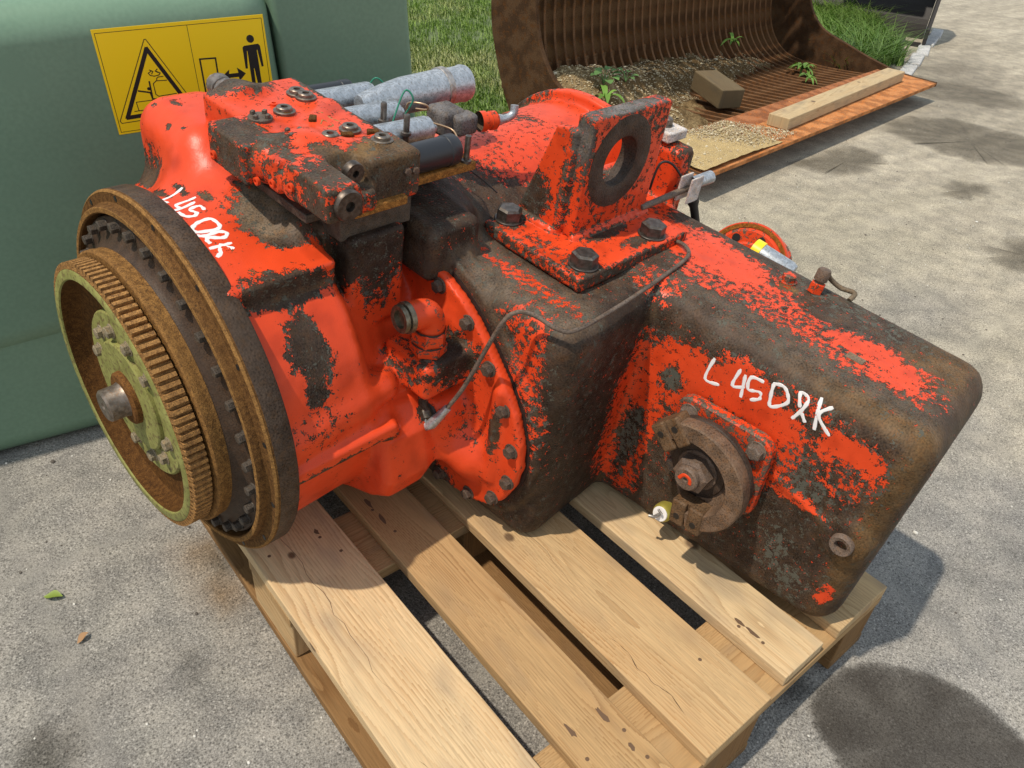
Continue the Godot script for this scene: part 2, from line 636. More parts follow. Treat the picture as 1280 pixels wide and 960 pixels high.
# sawn softwood, 1.2 m along u and 0.6 m across v: [picture, relief]
func wood_picture(sd: int, knots: Array, pale: Color, dark: Color) -> Array:
	var w := 1024
	var h := 512
	var f := FastNoiseLite.new()
	f.seed = sd
	f.frequency = 1.0
	f.fractal_octaves = 3
	var out := PackedByteArray()
	out.resize(w * h * 3)
	var rel := PackedByteArray()
	rel.resize(w * h)
	for y in h:
		for x in w:
			var px := x / 1024.0 * 1.2
			var py := y / 512.0 * 0.6
			var yy := py + f.get_noise_2d(px * 1.6, py * 5.0) * 0.02
			var core := 0.0
			for k in knots:
				var dx: float = (px - k.x) / 0.06
				var dy: float = (py - k.y) / 0.022
				var q: float = dx * dx + dy * dy
				if q < 9.0:
					yy += signf(py - k.y) * 0.014 * exp(-q * 0.6)
					var q2: float = ((px - k.x) * (px - k.x) * 0.6 + (py - k.y) * (py - k.y)) / (k.z * k.z)
					core = maxf(core, clampf(1.4 - q2, 0, 1))
			var ring := fposmod(yy * (105.0 + 25.0 * sin(py * 31.0 + sd)) + f.get_noise_2d(px * 2.0, py * 9.0) * 1.4, 1.0)
			var late := pow(ring, 2.6) * (0.55 + 0.45 * f.get_noise_2d(px * 3.0 + 9.0, py * 14.0))
			var fib := f.get_noise_2d(px * 14.0, py * 900.0)
			var blot := f.get_noise_2d(px * 3.0 + 40.0, py * 9.0)
			var c := pale.lerp(dark, clampf(late * 0.85 + fib * 0.22 + blot * 0.35 + 0.12, 0, 1))
			c = c.lerp(Color(0.09, 0.045, 0.022), core * 0.85)
			var grime := clampf(f.get_noise_2d(px * 5.0 + 70.0, py * 12.0) * 1.6 - 0.25 + 0.4 * fib, 0, 1)
			c = c.lerp(Color(0.24, 0.19, 0.14), grime * 0.5)
			c = c * (1.0 + 0.30 * fib + 0.16 * blot)
			var i := y * w + x
			out[i * 3] = int(clampf(pow(c.r, 0.4545), 0, 1) * 255)
			out[i * 3 + 1] = int(clampf(pow(c.g, 0.4545), 0, 1) * 255)
			out[i * 3 + 2] = int(clampf(pow(c.b, 0.4545), 0, 1) * 255)
			rel[i] = int(clampf(0.5 + 0.35 * fib + 0.2 * late, 0, 1) * 255)
	return [ImageTexture.create_from_image(Image.create_from_data(w, h, false, Image.FORMAT_RGB8, out)), ImageTexture.create_from_image(Image.create_from_data(w, h, false, Image.FORMAT_L8, rel))]


func mat(tex: Texture2D, metres: float, rough: float, metal := 0.0, relief: Texture2D = null, depth := 0.0, tint := Color.WHITE, world := false) -> StandardMaterial3D:
	var m := StandardMaterial3D.new()
	m.albedo_color = tint
	m.albedo_texture = tex
	m.vertex_color_use_as_albedo = true
	m.roughness = rough
	m.metallic = metal
	m.uv1_triplanar = true
	m.uv1_world_triplanar = world
	m.uv1_triplanar_sharpness = 3.0
	m.uv1_scale = Vector3.ONE / metres
	if relief:
		m.heightmap_enabled = true
		m.heightmap_texture = relief
		m.heightmap_scale = depth
	return m


func plain(c: Color, rough: float, metal := 0.0) -> StandardMaterial3D:
	var m := StandardMaterial3D.new()
	m.albedo_color = c
	m.roughness = rough
	m.metallic = metal
	return m


func materials() -> void:
	noise_a.seed = 5
	noise_a.frequency = 9.0
	noise_a.fractal_octaves = 4
	noise_b.seed = 8
	noise_b.frequency = 45.0
	noise_b.fractal_octaves = 3
	var grain := grey(512, nz(31, 5, 4, 512))
	var pits := grey(512, nz(32, 22, 4, 512))
	var shell := iron_picture(1024, 41)
	M.cast = mat(shell, 0.42, 0.50, 0.0, grain, 0.06)
	M.oily = mat(shell, 0.3, 0.52, 0.0, grain, 0.05)
	M.steel = mat(mottle(512, 44, 60, 4, Color(0.26, 0.24, 0.22), Color(0.50, 0.47, 0.44), Color(0.4, 0.27, 0.17), 0.3), 0.1, 0.42, 0.75, grain, 0.01)
	var rust := mottle(1024, 47, 34, 5, Color(0.20, 0.105, 0.038), Color(0.42, 0.235, 0.08), Color(0.10, 0.06, 0.034), 0.6, 0.7)
	M.rust = mat(rust, 0.35, 0.82, 0.0, grain, 0.05)
	M.bucket = mat(mottle(1024, 51, 120, 8, Color(0.40, 0.255, 0.15), Color(0.66, 0.44, 0.26), Color(0.66, 0.34, 0.13), 0.35, 1.3), 0.8, 0.75, 0.0, pits, 0.05)
	M.olive = mat(mottle(512, 54, 110, 5, Color(0.20, 0.195, 0.052), Color(0.29, 0.285, 0.085), Color(0.13, 0.085, 0.035), 0.3, 0.7), 0.16, 0.6, 0.0, grain, 0.02)
	M.galv = mat(mottle(512, 57, 46, 6, Color(0.34, 0.37, 0.395), Color(0.50, 0.53, 0.555), Color(0.20, 0.18, 0.16), 0.2), 0.13, 0.38, 0.6, grain, 0.008)
	M.green = mat(mottle(1024, 60, 260, 9, Color(0.155, 0.255, 0.172), Color(0.182, 0.29, 0.197), Color(0.168, 0.272, 0.185), 0.03, 0.5), 1.2, 0.38, 0.0)
	M.ground = mat(ground_picture(1024), 0.62, 0.86, 0.0, grey(512, nz(33, 6, 3, 512)), 0.16, Color.WHITE, true)
	M.stain = StandardMaterial3D.new()
	M.stain.vertex_color_use_as_albedo = true
	M.stain.transparency = BaseMaterial3D.TRANSPARENCY_ALPHA
	M.stain.roughness = 0.6
	M.stain.metallic_specular = 0.3
	var p := mat(paint_picture(1024, 11, Color(0.68, 0.059, 0.011), Color(0.12, 0.055, 0.028)), 0.31, 0.36, 0.0, grain, 0.012)
	p.transparency = BaseMaterial3D.TRANSPARENCY_ALPHA_SCISSOR
	p.alpha_scissor_threshold = 0.46
	M.paint = p
	p = mat(paint_picture(1024, 71, Color(0.092, 0.090, 0.070), Color(0.06, 0.05, 0.037)), 0.34, 0.6, 0.0, grain, 0.02)
	p.transparency = BaseMaterial3D.TRANSPARENCY_ALPHA_SCISSOR
	p.alpha_scissor_threshold = 0.46
	M.primer = p
	p = M.paint
	var q := mat(p.albedo_texture, 0.3, 0.45)
	M.red = q
	M.black = plain(lin(0.020, 0.017, 0.015), 0.6)
	M.rubber = plain(lin(0.016, 0.017, 0.02), 0.4)
	M.dark = mat(shell, 0.2, 0.5, 0.3, null, 0.0, lin(0.16, 0.145, 0.13))
	M.gouge = plain(lin(0.13, 0.075, 0.04), 0.9)
	M.brass = plain(lin(0.38, 0.33, 0.06), 0.4, 0.3)
	M.copper = plain(lin(0.45, 0.30, 0.18), 0.35, 0.6)
	M.wire_green = plain(lin(0.02, 0.20, 0.12), 0.45)
	M.white = plain(lin(0.82, 0.8, 0.78), 0.5)
	M.yellow = plain(lin(1.0, 0.68, 0.012), 0.35)
	M.print = plain(lin(0.012, 0.011, 0.010), 0.5)
	M.sheen = plain(lin(0.62, 0.60, 0.57), 0.25, 0.9)
	M.soil = mat(mottle(512, 66, 40, 4, Color(0.20, 0.15, 0.09), Color(0.38, 0.30, 0.19), Color(0.10, 0.07, 0.045), 0.5), 0.3, 0.95, 0.0, pits, 0.5)
	M.chaff = mat(mottle(512, 91, 14, 3, Color(0.30, 0.22, 0.11), Color(0.62, 0.50, 0.29), Color(0.72, 0.62, 0.42), 0.5), 0.22, 0.95, 0.0, pits, 0.3)
	for k in {"cast": 0.24, "paint": 0.36, "primer": 0.2, "ground": 0.2, "rust": 0.2, "bucket": 0.2, "oily": 0.3, "green": 0.36, "soil": 0.15, "olive": 0.3, "red": 0.35}.keys():
		M[k].metallic_specular = {"cast": 0.24, "paint": 0.36, "primer": 0.2, "ground": 0.2, "rust": 0.2, "bucket": 0.2, "oily": 0.3, "green": 0.36, "soil": 0.15, "olive": 0.3, "red": 0.35}[k]
	M.leaf = StandardMaterial3D.new()
	M.leaf.vertex_color_use_as_albedo = true
	M.leaf.roughness = 0.55
	M.leaf.backlight_enabled = true
	M.leaf.backlight = lin(0.12, 0.2, 0.04)
	M.pebble = plain(Color.WHITE, 0.8)
	M.pebble.vertex_color_use_as_albedo = true
	var wa := wood_picture(3, [Vector3(0.62, 0.07, 0.006), Vector3(0.25, 0.24, 0.011), Vector3(0.83, 0.23, 0.009), Vector3(0.45, 0.41, 0.008), Vector3(1.0, 0.5, 0.01)], Color(0.64, 0.475, 0.27), Color(0.36, 0.21, 0.09))
	var wb := wood_picture(17, [Vector3(0.33, 0.11, 0.012), Vector3(0.9, 0.3, 0.008), Vector3(0.15, 0.45, 0.013)], Color(0.55, 0.385, 0.20), Color(0.26, 0.145, 0.058))
	for gw in [["wood_pale", wa, Color(0.92, 0.93, 0.92)], ["wood_grey", wb, Color(0.56, 0.57, 0.55)]]:
		var m := StandardMaterial3D.new()
		m.albedo_texture = gw[1][0]
		m.albedo_color = gw[2]
		m.roughness = 0.8
		m.uv1_scale = Vector3(1 / 1.2, 1 / 0.6, 1)
		M[gw[0]] = m
	var i := 0
	for w in [wa, wb]:
		for tint in [Color(1, 1, 1), Color(0.93, 0.90, 0.86), Color(0.72, 0.66, 0.60)]:
			var m := StandardMaterial3D.new()
			m.albedo_texture = w[0]
			m.albedo_color = tint
			m.roughness = 0.75
			m.metallic_specular = 0.22
			m.uv1_scale = Vector3(1 / 1.2, 1 / 0.6, 1)
			m.heightmap_enabled = true
			m.heightmap_texture = w[1]
			m.heightmap_scale = 0.11
			M["wood%d" % i] = m
			i += 1


# ---------------------------------------------------------------- objects
func put(called: String, mesh: Mesh, m: Material, parent: Node, at := Transform3D.IDENTITY) -> MeshInstance3D:
	var o := MeshInstance3D.new()
	o.name = called
	o.mesh = mesh
	o.material_override = m
	o.transform = at
	parent.add_child(o, true)
	if o.name != called:
		fix_name(o, called, parent)
	return o


func fix_name(o: Node, called: String, parent: Node) -> void:
	var k: int = parent.get_meta("n_" + called, 0) + 1
	while parent.has_node("%s_%03d" % [called, k]):
		k += 1
	parent.set_meta("n_" + called, k)
	o.name = "%s_%03d" % [called, k]


func thing(called: String, label: String, category: String, at := Transform3D.IDENTITY, group := "") -> Node3D:
	var o := Node3D.new()
	o.name = called
	o.transform = at
	add_child(o, true)
	if o.name != called:
		fix_name(o, called, self)
	tag(o, label, category, group)
	return o


func tag(o: Node, label: String, category: String, group := "") -> void:
	o.set_meta("label", label)
	o.set_meta("category", category)
	if group:
		o.set_meta("group", group)


func place(at: Vector3, z_axis: Vector3, spin := 0.0) -> Transform3D:
	return Transform3D(Field.along(Vector3.ZERO, z_axis) * Basis(Vector3(0, 0, 1), spin), at)


func smooth(pts: Array, per := 6) -> Array:
	var out := []
	for i in pts.size() - 1:
		var a = pts[maxi(i - 1, 0)]
		var d = pts[mini(i + 2, pts.size() - 1)]
		for j in per:
			out.append(pts[i].cubic_interpolate(pts[i + 1], a, d, float(j) / per))
	out.append(pts[-1])
	return out


# ---------------------------------------------------------------- castings with paint
func casting(called: String, f: Field, lo: Vector3, hi: Vector3, cell: float, w: Wear) -> void:
	jobs.append({"name": called, "f": f, "lo": lo, "hi": hi, "cell": cell, "w": w})
	done.append(null)


func cast_job(i: int) -> void:
	var j: Dictionary = jobs[i]
	var f: Field = j.f
	var w: Wear = j.w
	f.rough = noise_b
	var r := f.nets(j.lo, j.hi, j.cell)
	var vs: PackedVector3Array = r[0]
	var ns: PackedVector3Array = r[1]
	var qs: PackedInt32Array = r[2]
	var every := f.all()
	var bare := PackedColorArray()
	var cover := PackedFloat32Array()
	var under := PackedFloat32Array()
	var hollow := PackedFloat32Array()
	for k in vs.size():
		var p := vs[k]
		var n := ns[k]
		var n1 := noise_a.get_noise_3dv(p * 1.0)
		var n2 := noise_a.get_noise_3dv(p * 4.0 + Vector3(7, 3, 1))
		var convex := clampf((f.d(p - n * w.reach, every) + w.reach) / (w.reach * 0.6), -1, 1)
		var c := w.base
		var n3 := noise_a.get_noise_3dv(p * 2.3 + Vector3(3, 9, 4))
		c = c.lerp(Color(0.098, 0.082, 0.064), clampf(n3 * 1.6 + 0.05, 0, 1) * w.grime * clampf(0.35 + n.y * 0.7, 0.1, 1.0))  # tan grime; its bias to upward faces paints in sunlit tops
		c = c.lerp(Color(0.095, 0.050, 0.024), clampf(n2 * 1.8 - 0.1, 0, 1) * 0.5)
		var pa := w.paint
		for t in w.patches:
			var e: Vector3 = (p - t[0]) / t[1]
			var l := e.length_squared()
			if l > 4.0:
				continue
			var s := smoothstep(1.0 + w.spread, 1.0 - w.spread, sqrt(l) + n1 * 0.45 + n2 * 0.12)
			if t[2] >= 0.0:
				pa = lerpf(pa, t[2], s)
			if t[4] > 0.0:
				c = c.lerp(t[3], s * t[4])
		if convex > 0.15:
			var e := (convex - 0.15) * clampf(n2 * 1.4 + 0.75, 0, 1)
			pa *= 1.0 - w.edge * e
			c = c.lerp(w.edge_tint, e * 0.65)
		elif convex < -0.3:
			c = c.lerp(Color(0.045, 0.035, 0.028), minf(-convex - 0.3, 0.5))  # oily shade painted into the hollows of the bare colour
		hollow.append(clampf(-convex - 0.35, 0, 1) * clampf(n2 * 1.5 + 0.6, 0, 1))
		pa *= 1.0 + n1 * 0.13 + n2 * 0.07
		pa = maxf(pa, w.fleck * (0.6 + n1 * 1.2))
		var pr := maxf(0.34 * smoothstep(0.0, 0.3, pa), 0.16 + n3 * 0.25)
		for t in w.primes:
			var e: Vector3 = (p - t[0]) / t[1]
			var l := e.length_squared()
			if l < 4.0:
				pr = maxf(pr, t[2] * smoothstep(1.0 + w.spread, 1.0 - w.spread, sqrt(l) + n1 * 0.4 + n2 * 0.3))
		under.append(clampf(pr, 0, 1))
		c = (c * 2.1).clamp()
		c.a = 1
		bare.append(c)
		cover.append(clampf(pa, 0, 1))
	var tris := PackedInt32Array()
	var ptris := PackedInt32Array()
	var utris := PackedInt32Array()
	var uv := PackedVector3Array()
	var uc := PackedColorArray()
	for k in range(0, qs.size(), 4):
		var a := qs[k]
		var b := qs[k + 1]
		var d := qs[k + 2]
		var e := qs[k + 3]
		var g := (vs[d] - vs[a]).cross(vs[e] - vs[b])
		var t := PackedInt32Array([a, b, d, a, d, e])
		if g.dot(ns[a] + ns[b] + ns[d] + ns[e]) > 0:
			t = PackedInt32Array([a, d, b, a, e, d])
		tris.append_array(t)
		if maxf(maxf(cover[a], cover[b]), maxf(cover[d], cover[e])) > 0.02:
			ptris.append_array(t)
		if maxf(maxf(under[a], under[b]), maxf(under[d], under[e])) > 0.02:
			utris.append_array(t)
	var pv := PackedVector3Array()
	var pc := PackedColorArray()
	for k in vs.size():
		pv.append(vs[k] + ns[k] * 0.0005)
		var dulling := clampf(noise_a.get_noise_3dv(vs[k] * 1.9 + Vector3(2, 5, 8)) * 1.7 - 0.12, 0, 1) * 0.5 + hollow[k] * 0.5  # coat gets darker in random patches and in hollows
		var pcol := Color.WHITE.lerp(Color(0.42, 0.36, 0.32), minf(dulling, 0.75))
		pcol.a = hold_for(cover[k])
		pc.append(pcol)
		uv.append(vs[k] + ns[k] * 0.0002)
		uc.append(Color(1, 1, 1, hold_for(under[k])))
	done[i] = [vs, ns, bare, tris, pv, pc, ptris, uv, uc, utris]


# the vertex alpha that leaves about that share of the coat on
func hold_for(c: float) -> float:
	return minf(0.46 / (1.0 - 0.5 * c), 1.0) if c < 0.985 else 1.0


func raw_mesh(v: PackedVector3Array, n: PackedVector3Array, c: PackedColorArray, ix: PackedInt32Array) -> ArrayMesh:
	var a := []
	a.resize(Mesh.ARRAY_MAX)
	a[Mesh.ARRAY_VERTEX] = v
	a[Mesh.ARRAY_NORMAL] = n
	a[Mesh.ARRAY_COLOR] = c
	a[Mesh.ARRAY_INDEX] = ix
	var m := ArrayMesh.new()
	m.add_surface_from_arrays(Mesh.PRIMITIVE_TRIANGLES, a)
	return m


# ================================================================ the scene
func _ready() -> void:
	rng.seed = 77
	# camera
	var cam := Camera3D.new()
	cam.name = "camera"
	var yaw := 0.738877
	var pitch := -0.625491
	var roll := 0.087842
	var fw := Vector3(cos(pitch) * cos(yaw), sin(pitch), cos(pitch) * sin(yaw))
	var rt := fw.cross(Vector3.UP).normalized()
	var up := rt.cross(fw)
	cam.transform = Transform3D(Basis(rt * cos(roll) + up * sin(roll), up * cos(roll) - rt * sin(roll), -fw), Vector3(-0.20607, 1.11078, -0.25879))
	cam.fov = 52.89
	cam.near = 0.05
	cam.far = 400.0
	add_child(cam)
	# sky, exposure
	var env := WorldEnvironment.new()
	env.name = "surroundings"
	var e := Environment.new()
	e.background_mode = Environment.BG_SKY
	var sky := Sky.new()
	var pm := ProceduralSkyMaterial.new()
	pm.sky_top_color = Color(0.70, 0.76, 0.83)
	pm.sky_horizon_color = Color(0.93, 0.93, 0.92)
	pm.sky_curve = 0.22
	pm.ground_bottom_color = Color(0.35, 0.34, 0.31)
	pm.ground_horizon_color = Color(0.6, 0.6, 0.58)
	pm.sky_energy_multiplier = 1.12
	sky.sky_material = pm
	e.sky = sky
	e.tonemap_mode = Environment.TONE_MAPPER_LINEAR
	e.tonemap_exposure = 0.97
	e.sdfgi_enabled = true
	e.ssao_enabled = true
	e.ssil_enabled = true
	env.environment = e
	add_child(env)
	# sun
	var sun := DirectionalLight3D.new()
	sun.name = "sun"
	sun.light_energy = 1.2
	sun.light_color = Color(1.0, 0.955, 0.89)
	sun.light_angular_distance = 1.2
	sun.shadow_enabled = true
	sun.basis = Basis.looking_at(-Vector3(0.07, 0.90, -0.42), Vector3.RIGHT)
	add_child(sun)

	materials()
	gearbox_castings()
	var task := WorkerThreadPool.add_group_task(cast_job, jobs.size(), -1, true)
	ground()
	lawn()
	pallet()
	counterweight()
	bucket()
	small_things()
	WorkerThreadPool.wait_for_group_task_completion(task)
	gearbox()


func ground() -> void:
	var xs := PackedFloat32Array()
	var zs := PackedFloat32Array()
	for t in [-90.0, -30.0, -10.0, -4.0, -2.0]:
		xs.append(t)
		zs.append(t)
	var t := -1.0
	while t < 3.6:
		xs.append(t)
		t += 0.014 if t > -0.45 and t < 0.30 else 0.03
	for q in [4.5, 6.0, 10.0, 30.0, 90.0]:
		xs.append(q)
	t = -1.0
	while t < 8.5:
		zs.append(t)
		t += 0.014 if t > 0.5 and t < 1.0 else (0.03 if t < 1.5 else 0.05)
	for q in [10.0, 14.0, 30.0, 90.0]:
		zs.append(q)
	# stains: centre x z, radii along and across, turn, colour, strength
	var wet := Color(0.105, 0.096, 0.08)
	var damp := Color(0.25, 0.22, 0.18)
	var rusty := Color(0.42, 0.25, 0.10)
	var pale := Color(0.68, 0.62, 0.48)
	var stains := [
		[0.045, 0.62, 0.05, 0.03, 0.3, wet, 0.5, 0.4],
		[0.83, -0.015, 0.05, 0.03, 0.2, rusty, 0.55, 0.6], [0.73, -0.03, 0.05, 0.03, 0.1, rusty, 0.55, 0.6], [0.79, -0.04, 0.12, 0.05, 0.1, rusty, 0.25, 0.6],
		[0.80, 0.0, 0.05, 0.03, 0.0, wet, 0.6, 0.5], [0.60, -0.345, 0.05, 0.04, 0, wet, 0.65, 0.4], [0.63, -0.13, 0.03, 0.02, 0, wet, 0.35, 0.5],
		[1.55, 4.6, 0.25, 0.5, 0.2, damp, 0.3, 0.6],
		[1.9, 5.4, 0.3, 0.6, 0.3, damp, 0.5, 0.6], [0.8, 5.0, 0.3, 0.6, 0.3, damp, 0.4, 0.6],
		[1.15, 2.2, 0.25, 0.5, 0.1, pale, 0.55, 0.7], [0.85, 2.3, 0.2, 0.4, -0.3, pale, 0.5, 0.7], [1.35, 2.0, 0.2, 0.3, 0.1, pale, 0.5, 0.7], [1.0, 2.9, 0.12, 0.4, -0.3, pale, 0.4, 0.6],
		[0.30, 2.1, 0.10, 0.5, -0.2, pale, 0.25, 0.7]]
	var base := Color(0.53, 0.51, 0.475)
	var yard := Color(0.74, 0.67, 0.54)
	var b := MB.new()
	var nx := xs.size()
	for z in zs:
		for x in xs:
			var p := Vector3(x, 0, z)
			var n1 := noise_a.get_noise_3dv(p * 0.12)
			var n2 := noise_a.get_noise_3dv(p * 0.6)
			var n3 := noise_a.get_noise_3d(x * 0.9, 5.0, z * 0.16)
			var c := base.lerp(yard, smoothstep(0.9, 2.2, z + n1))
			c = c * (1.0 + 0.20 * n1 + 0.16 * n2 + 0.30 * n3 * smoothstep(1.2, 2.2, z))
			for s in stains:
				var d := Vector2(x - s[0], z - s[1]).rotated(s[4])
				var l := Vector2(d.x / s[2], d.y / s[3]).length()
				if l < 2.2:
					var k := smoothstep(1.0 + s[7], 1.0 - s[7], l + n2 * (0.2 if s[7] < 0.5 else 0.36) * (0.7 if s[7] < 0.1 else 1.0) + n1 * (0.14 if s[7] < 0.5 else 0.3))
					c = c.lerp(s[5], k * s[6])
			b.col = c.clamp()
			b.vert(p, Vector3.UP)
	for j in zs.size() - 1:
		for i in nx - 1:
			b.quad(j * nx + i, j * nx + i + 1, (j + 1) * nx + i + 1, (j + 1) * nx + i)
	var g := put("ground", b.mesh(), M.ground, self)
	g.set_meta("kind", "structure")
	var rim := PackedVector2Array()
	for q in smooth([Vector2(-0.017, 0.612), Vector2(-0.003, 0.668), Vector2(-0.015, 0.735), Vector2(-0.040, 0.785), Vector2(-0.10, 0.835), Vector2(-0.17, 0.862), Vector2(-0.26, 0.85), Vector2(-0.33, 0.80), Vector2(-0.36, 0.72), Vector2(-0.33, 0.62), Vector2(-0.25, 0.56), Vector2(-0.16, 0.545), Vector2(-0.09, 0.57), Vector2(-0.045, 0.588), Vector2(-0.017, 0.612)], 7):
		rim.append(q + Vector2(noise_b.get_noise_2d(q.x, q.y), noise_b.get_noise_2d(q.y, q.x + 5.0)) * 0.006)
	rim.remove_at(rim.size() - 1)
	var wp := film("wet_patch", rim, 0.016, Color(0.040, 0.034, 0.025, 0.56), 0.0015)
	wp.set_meta("label", "dark oily wet patch on the concrete beside the pallet end")
	for dp in [[Vector2(1.52, 2.82), Vector2(1.56, 3.10), Vector2(1.53, 3.32), Vector2(1.42, 3.40), Vector2(1.32, 3.32), Vector2(1.27, 3.16), Vector2(1.26, 2.98), Vector2(1.33, 2.86), Vector2(1.42, 2.83)], [Vector2(1.60, 3.72), Vector2(1.66, 4.0), Vector2(1.52, 4.30), Vector2(1.30, 4.34), Vector2(1.14, 4.40), Vector2(0.98, 4.34), Vector2(0.84, 4.12), Vector2(0.88, 3.86), Vector2(1.02, 3.70), Vector2(1.15, 3.64), Vector2(1.32, 3.66), Vector2(1.46, 3.66)], [Vector2(1.02, 3.18), Vector2(1.01, 3.36), Vector2(0.94, 3.44), Vector2(0.86, 3.38), Vector2(0.85, 3.22), Vector2(0.88, 3.12), Vector2(0.95, 3.11)], [Vector2(0.64, 2.76), Vector2(0.61, 2.95), Vector2(0.50, 3.02), Vector2(0.38, 2.90), Vector2(0.40, 2.68), Vector2(0.52, 2.61), Vector2(0.60, 2.66)], [Vector2(2.3, 4.6), Vector2(2.2, 5.0), Vector2(1.7, 5.2), Vector2(1.3, 5.1), Vector2(1.4, 4.8), Vector2(1.9, 4.5)]]:
		var ring := PackedVector2Array()
		var closed: Array = dp + [dp[0]]
		for q in smooth(closed, 6):
			ring.append(q + Vector2(noise_a.get_noise_2d(q.x * 2.0, q.y), noise_a.get_noise_2d(q.y * 2.0, q.x + 5.0)) * 0.05)
		ring.remove_at(ring.size() - 1)
		film("damp_patch", ring, 0.09, Color(0.085, 0.068, 0.046, 0.46 if dp.size() > 6 else 0.26), 0.0015)
	g.set_meta("label", "grey weathered concrete yard with dark oil and water stains")


# a thin stain lying on the concrete, fading out over its rim
func film(called: String, ring: PackedVector2Array, fade: float, c: Color, y: float) -> MeshInstance3D:
	var mid := Vector2.ZERO
	for q in ring:
		mid += q / ring.size()
	var b := MB.new()
	var m := ring.size()
	for k in 4:
		for q in ring:
			var d := q - mid
			var l := d.length()
			var p := mid + d / l * maxf(l - fade * [0.0, 0.5, 1.0, 2.2][k], l * 0.12)
			b.col = Color(c.r, c.g, c.b, c.a * [0.0, 0.62, 0.9, 1.0][k] * (1.0 + 0.35 * noise_a.get_noise_2d(p.x * 1.3, p.y * 1.3) * float(k > 0)))
			b.vert(Vector3(p.x, y, p.y), Vector3.UP)
	b.col = c
	var e := b.vert(Vector3(mid.x, y, mid.y), Vector3.UP)
	for k in 3:
		for i in m:
			var j := (i + 1) % m
			b.quad(k * m + i, k * m + j, (k + 1) * m + j, (k + 1) * m + i)
	for i in m:
		b.tri(3 * m + i, 3 * m + (i + 1) % m, e)
	var o := put(called, b.mesh(), M.stain, self)
	o.set_meta("kind", "structure")
	return o


func blades(n: int, tall: float, lean: float, sd: int, wide := 0.0022) -> ArrayMesh:
	var r := RandomNumberGenerator.new()
	r.seed = sd
	var b := MB.new()
	for i in n:
		var a := r.randf() * TAU
		var o := Vector3(r.randf_range(-0.025, 0.025), -0.004, r.randf_range(-0.025, 0.025))
		var h := tall * r.randf_range(0.55, 1.15)
		var l := Vector3(cos(a), 0, sin(a)) * lean * h * r.randf_range(0.2, 1.2)
		var s := Vector3(-sin(a), 0, cos(a)) * wide * r.randf_range(0.7, 1.3)
		var nn := Vector3(cos(a), 0.9, sin(a)).normalized()
		var k := r.randf_range(0.75, 1.1)
		b.col = Color(k, k, k)
		var prev := []
		for q in 4:
			var f := q / 3.0
			var p := o + Vector3(0, h * (f - 0.25 * lean * f * f), 0) + l * f * f
			var w := s * (1.0 - f * f * 0.95)
			var i0 := b.vert(p - w, nn)
			var i1 := b.vert(p + w, nn)
			if q > 0:
				b.quad(prev[0], prev[1], i1, i0)
			prev = [i0, i1]
	return b.mesh()


func scatter(called: String, mesh: Mesh, m: Material, spots: Array, colors: Array, parent: Node) -> MultiMeshInstance3D:
	var mm := MultiMesh.new()
	mm.transform_format = MultiMesh.TRANSFORM_3D
	mm.use_colors = true
	mm.mesh = mesh
	mm.instance_count = spots.size()
	for i in spots.size():
		mm.set_instance_transform(i, spots[i])
		mm.set_instance_color(i, colors[i])
	var o := MultiMeshInstance3D.new()
	o.name = called
	o.multimesh = mm
	o.material_override = m
	o.set_meta("kind", "stuff")
	parent.add_child(o, true)
	return o


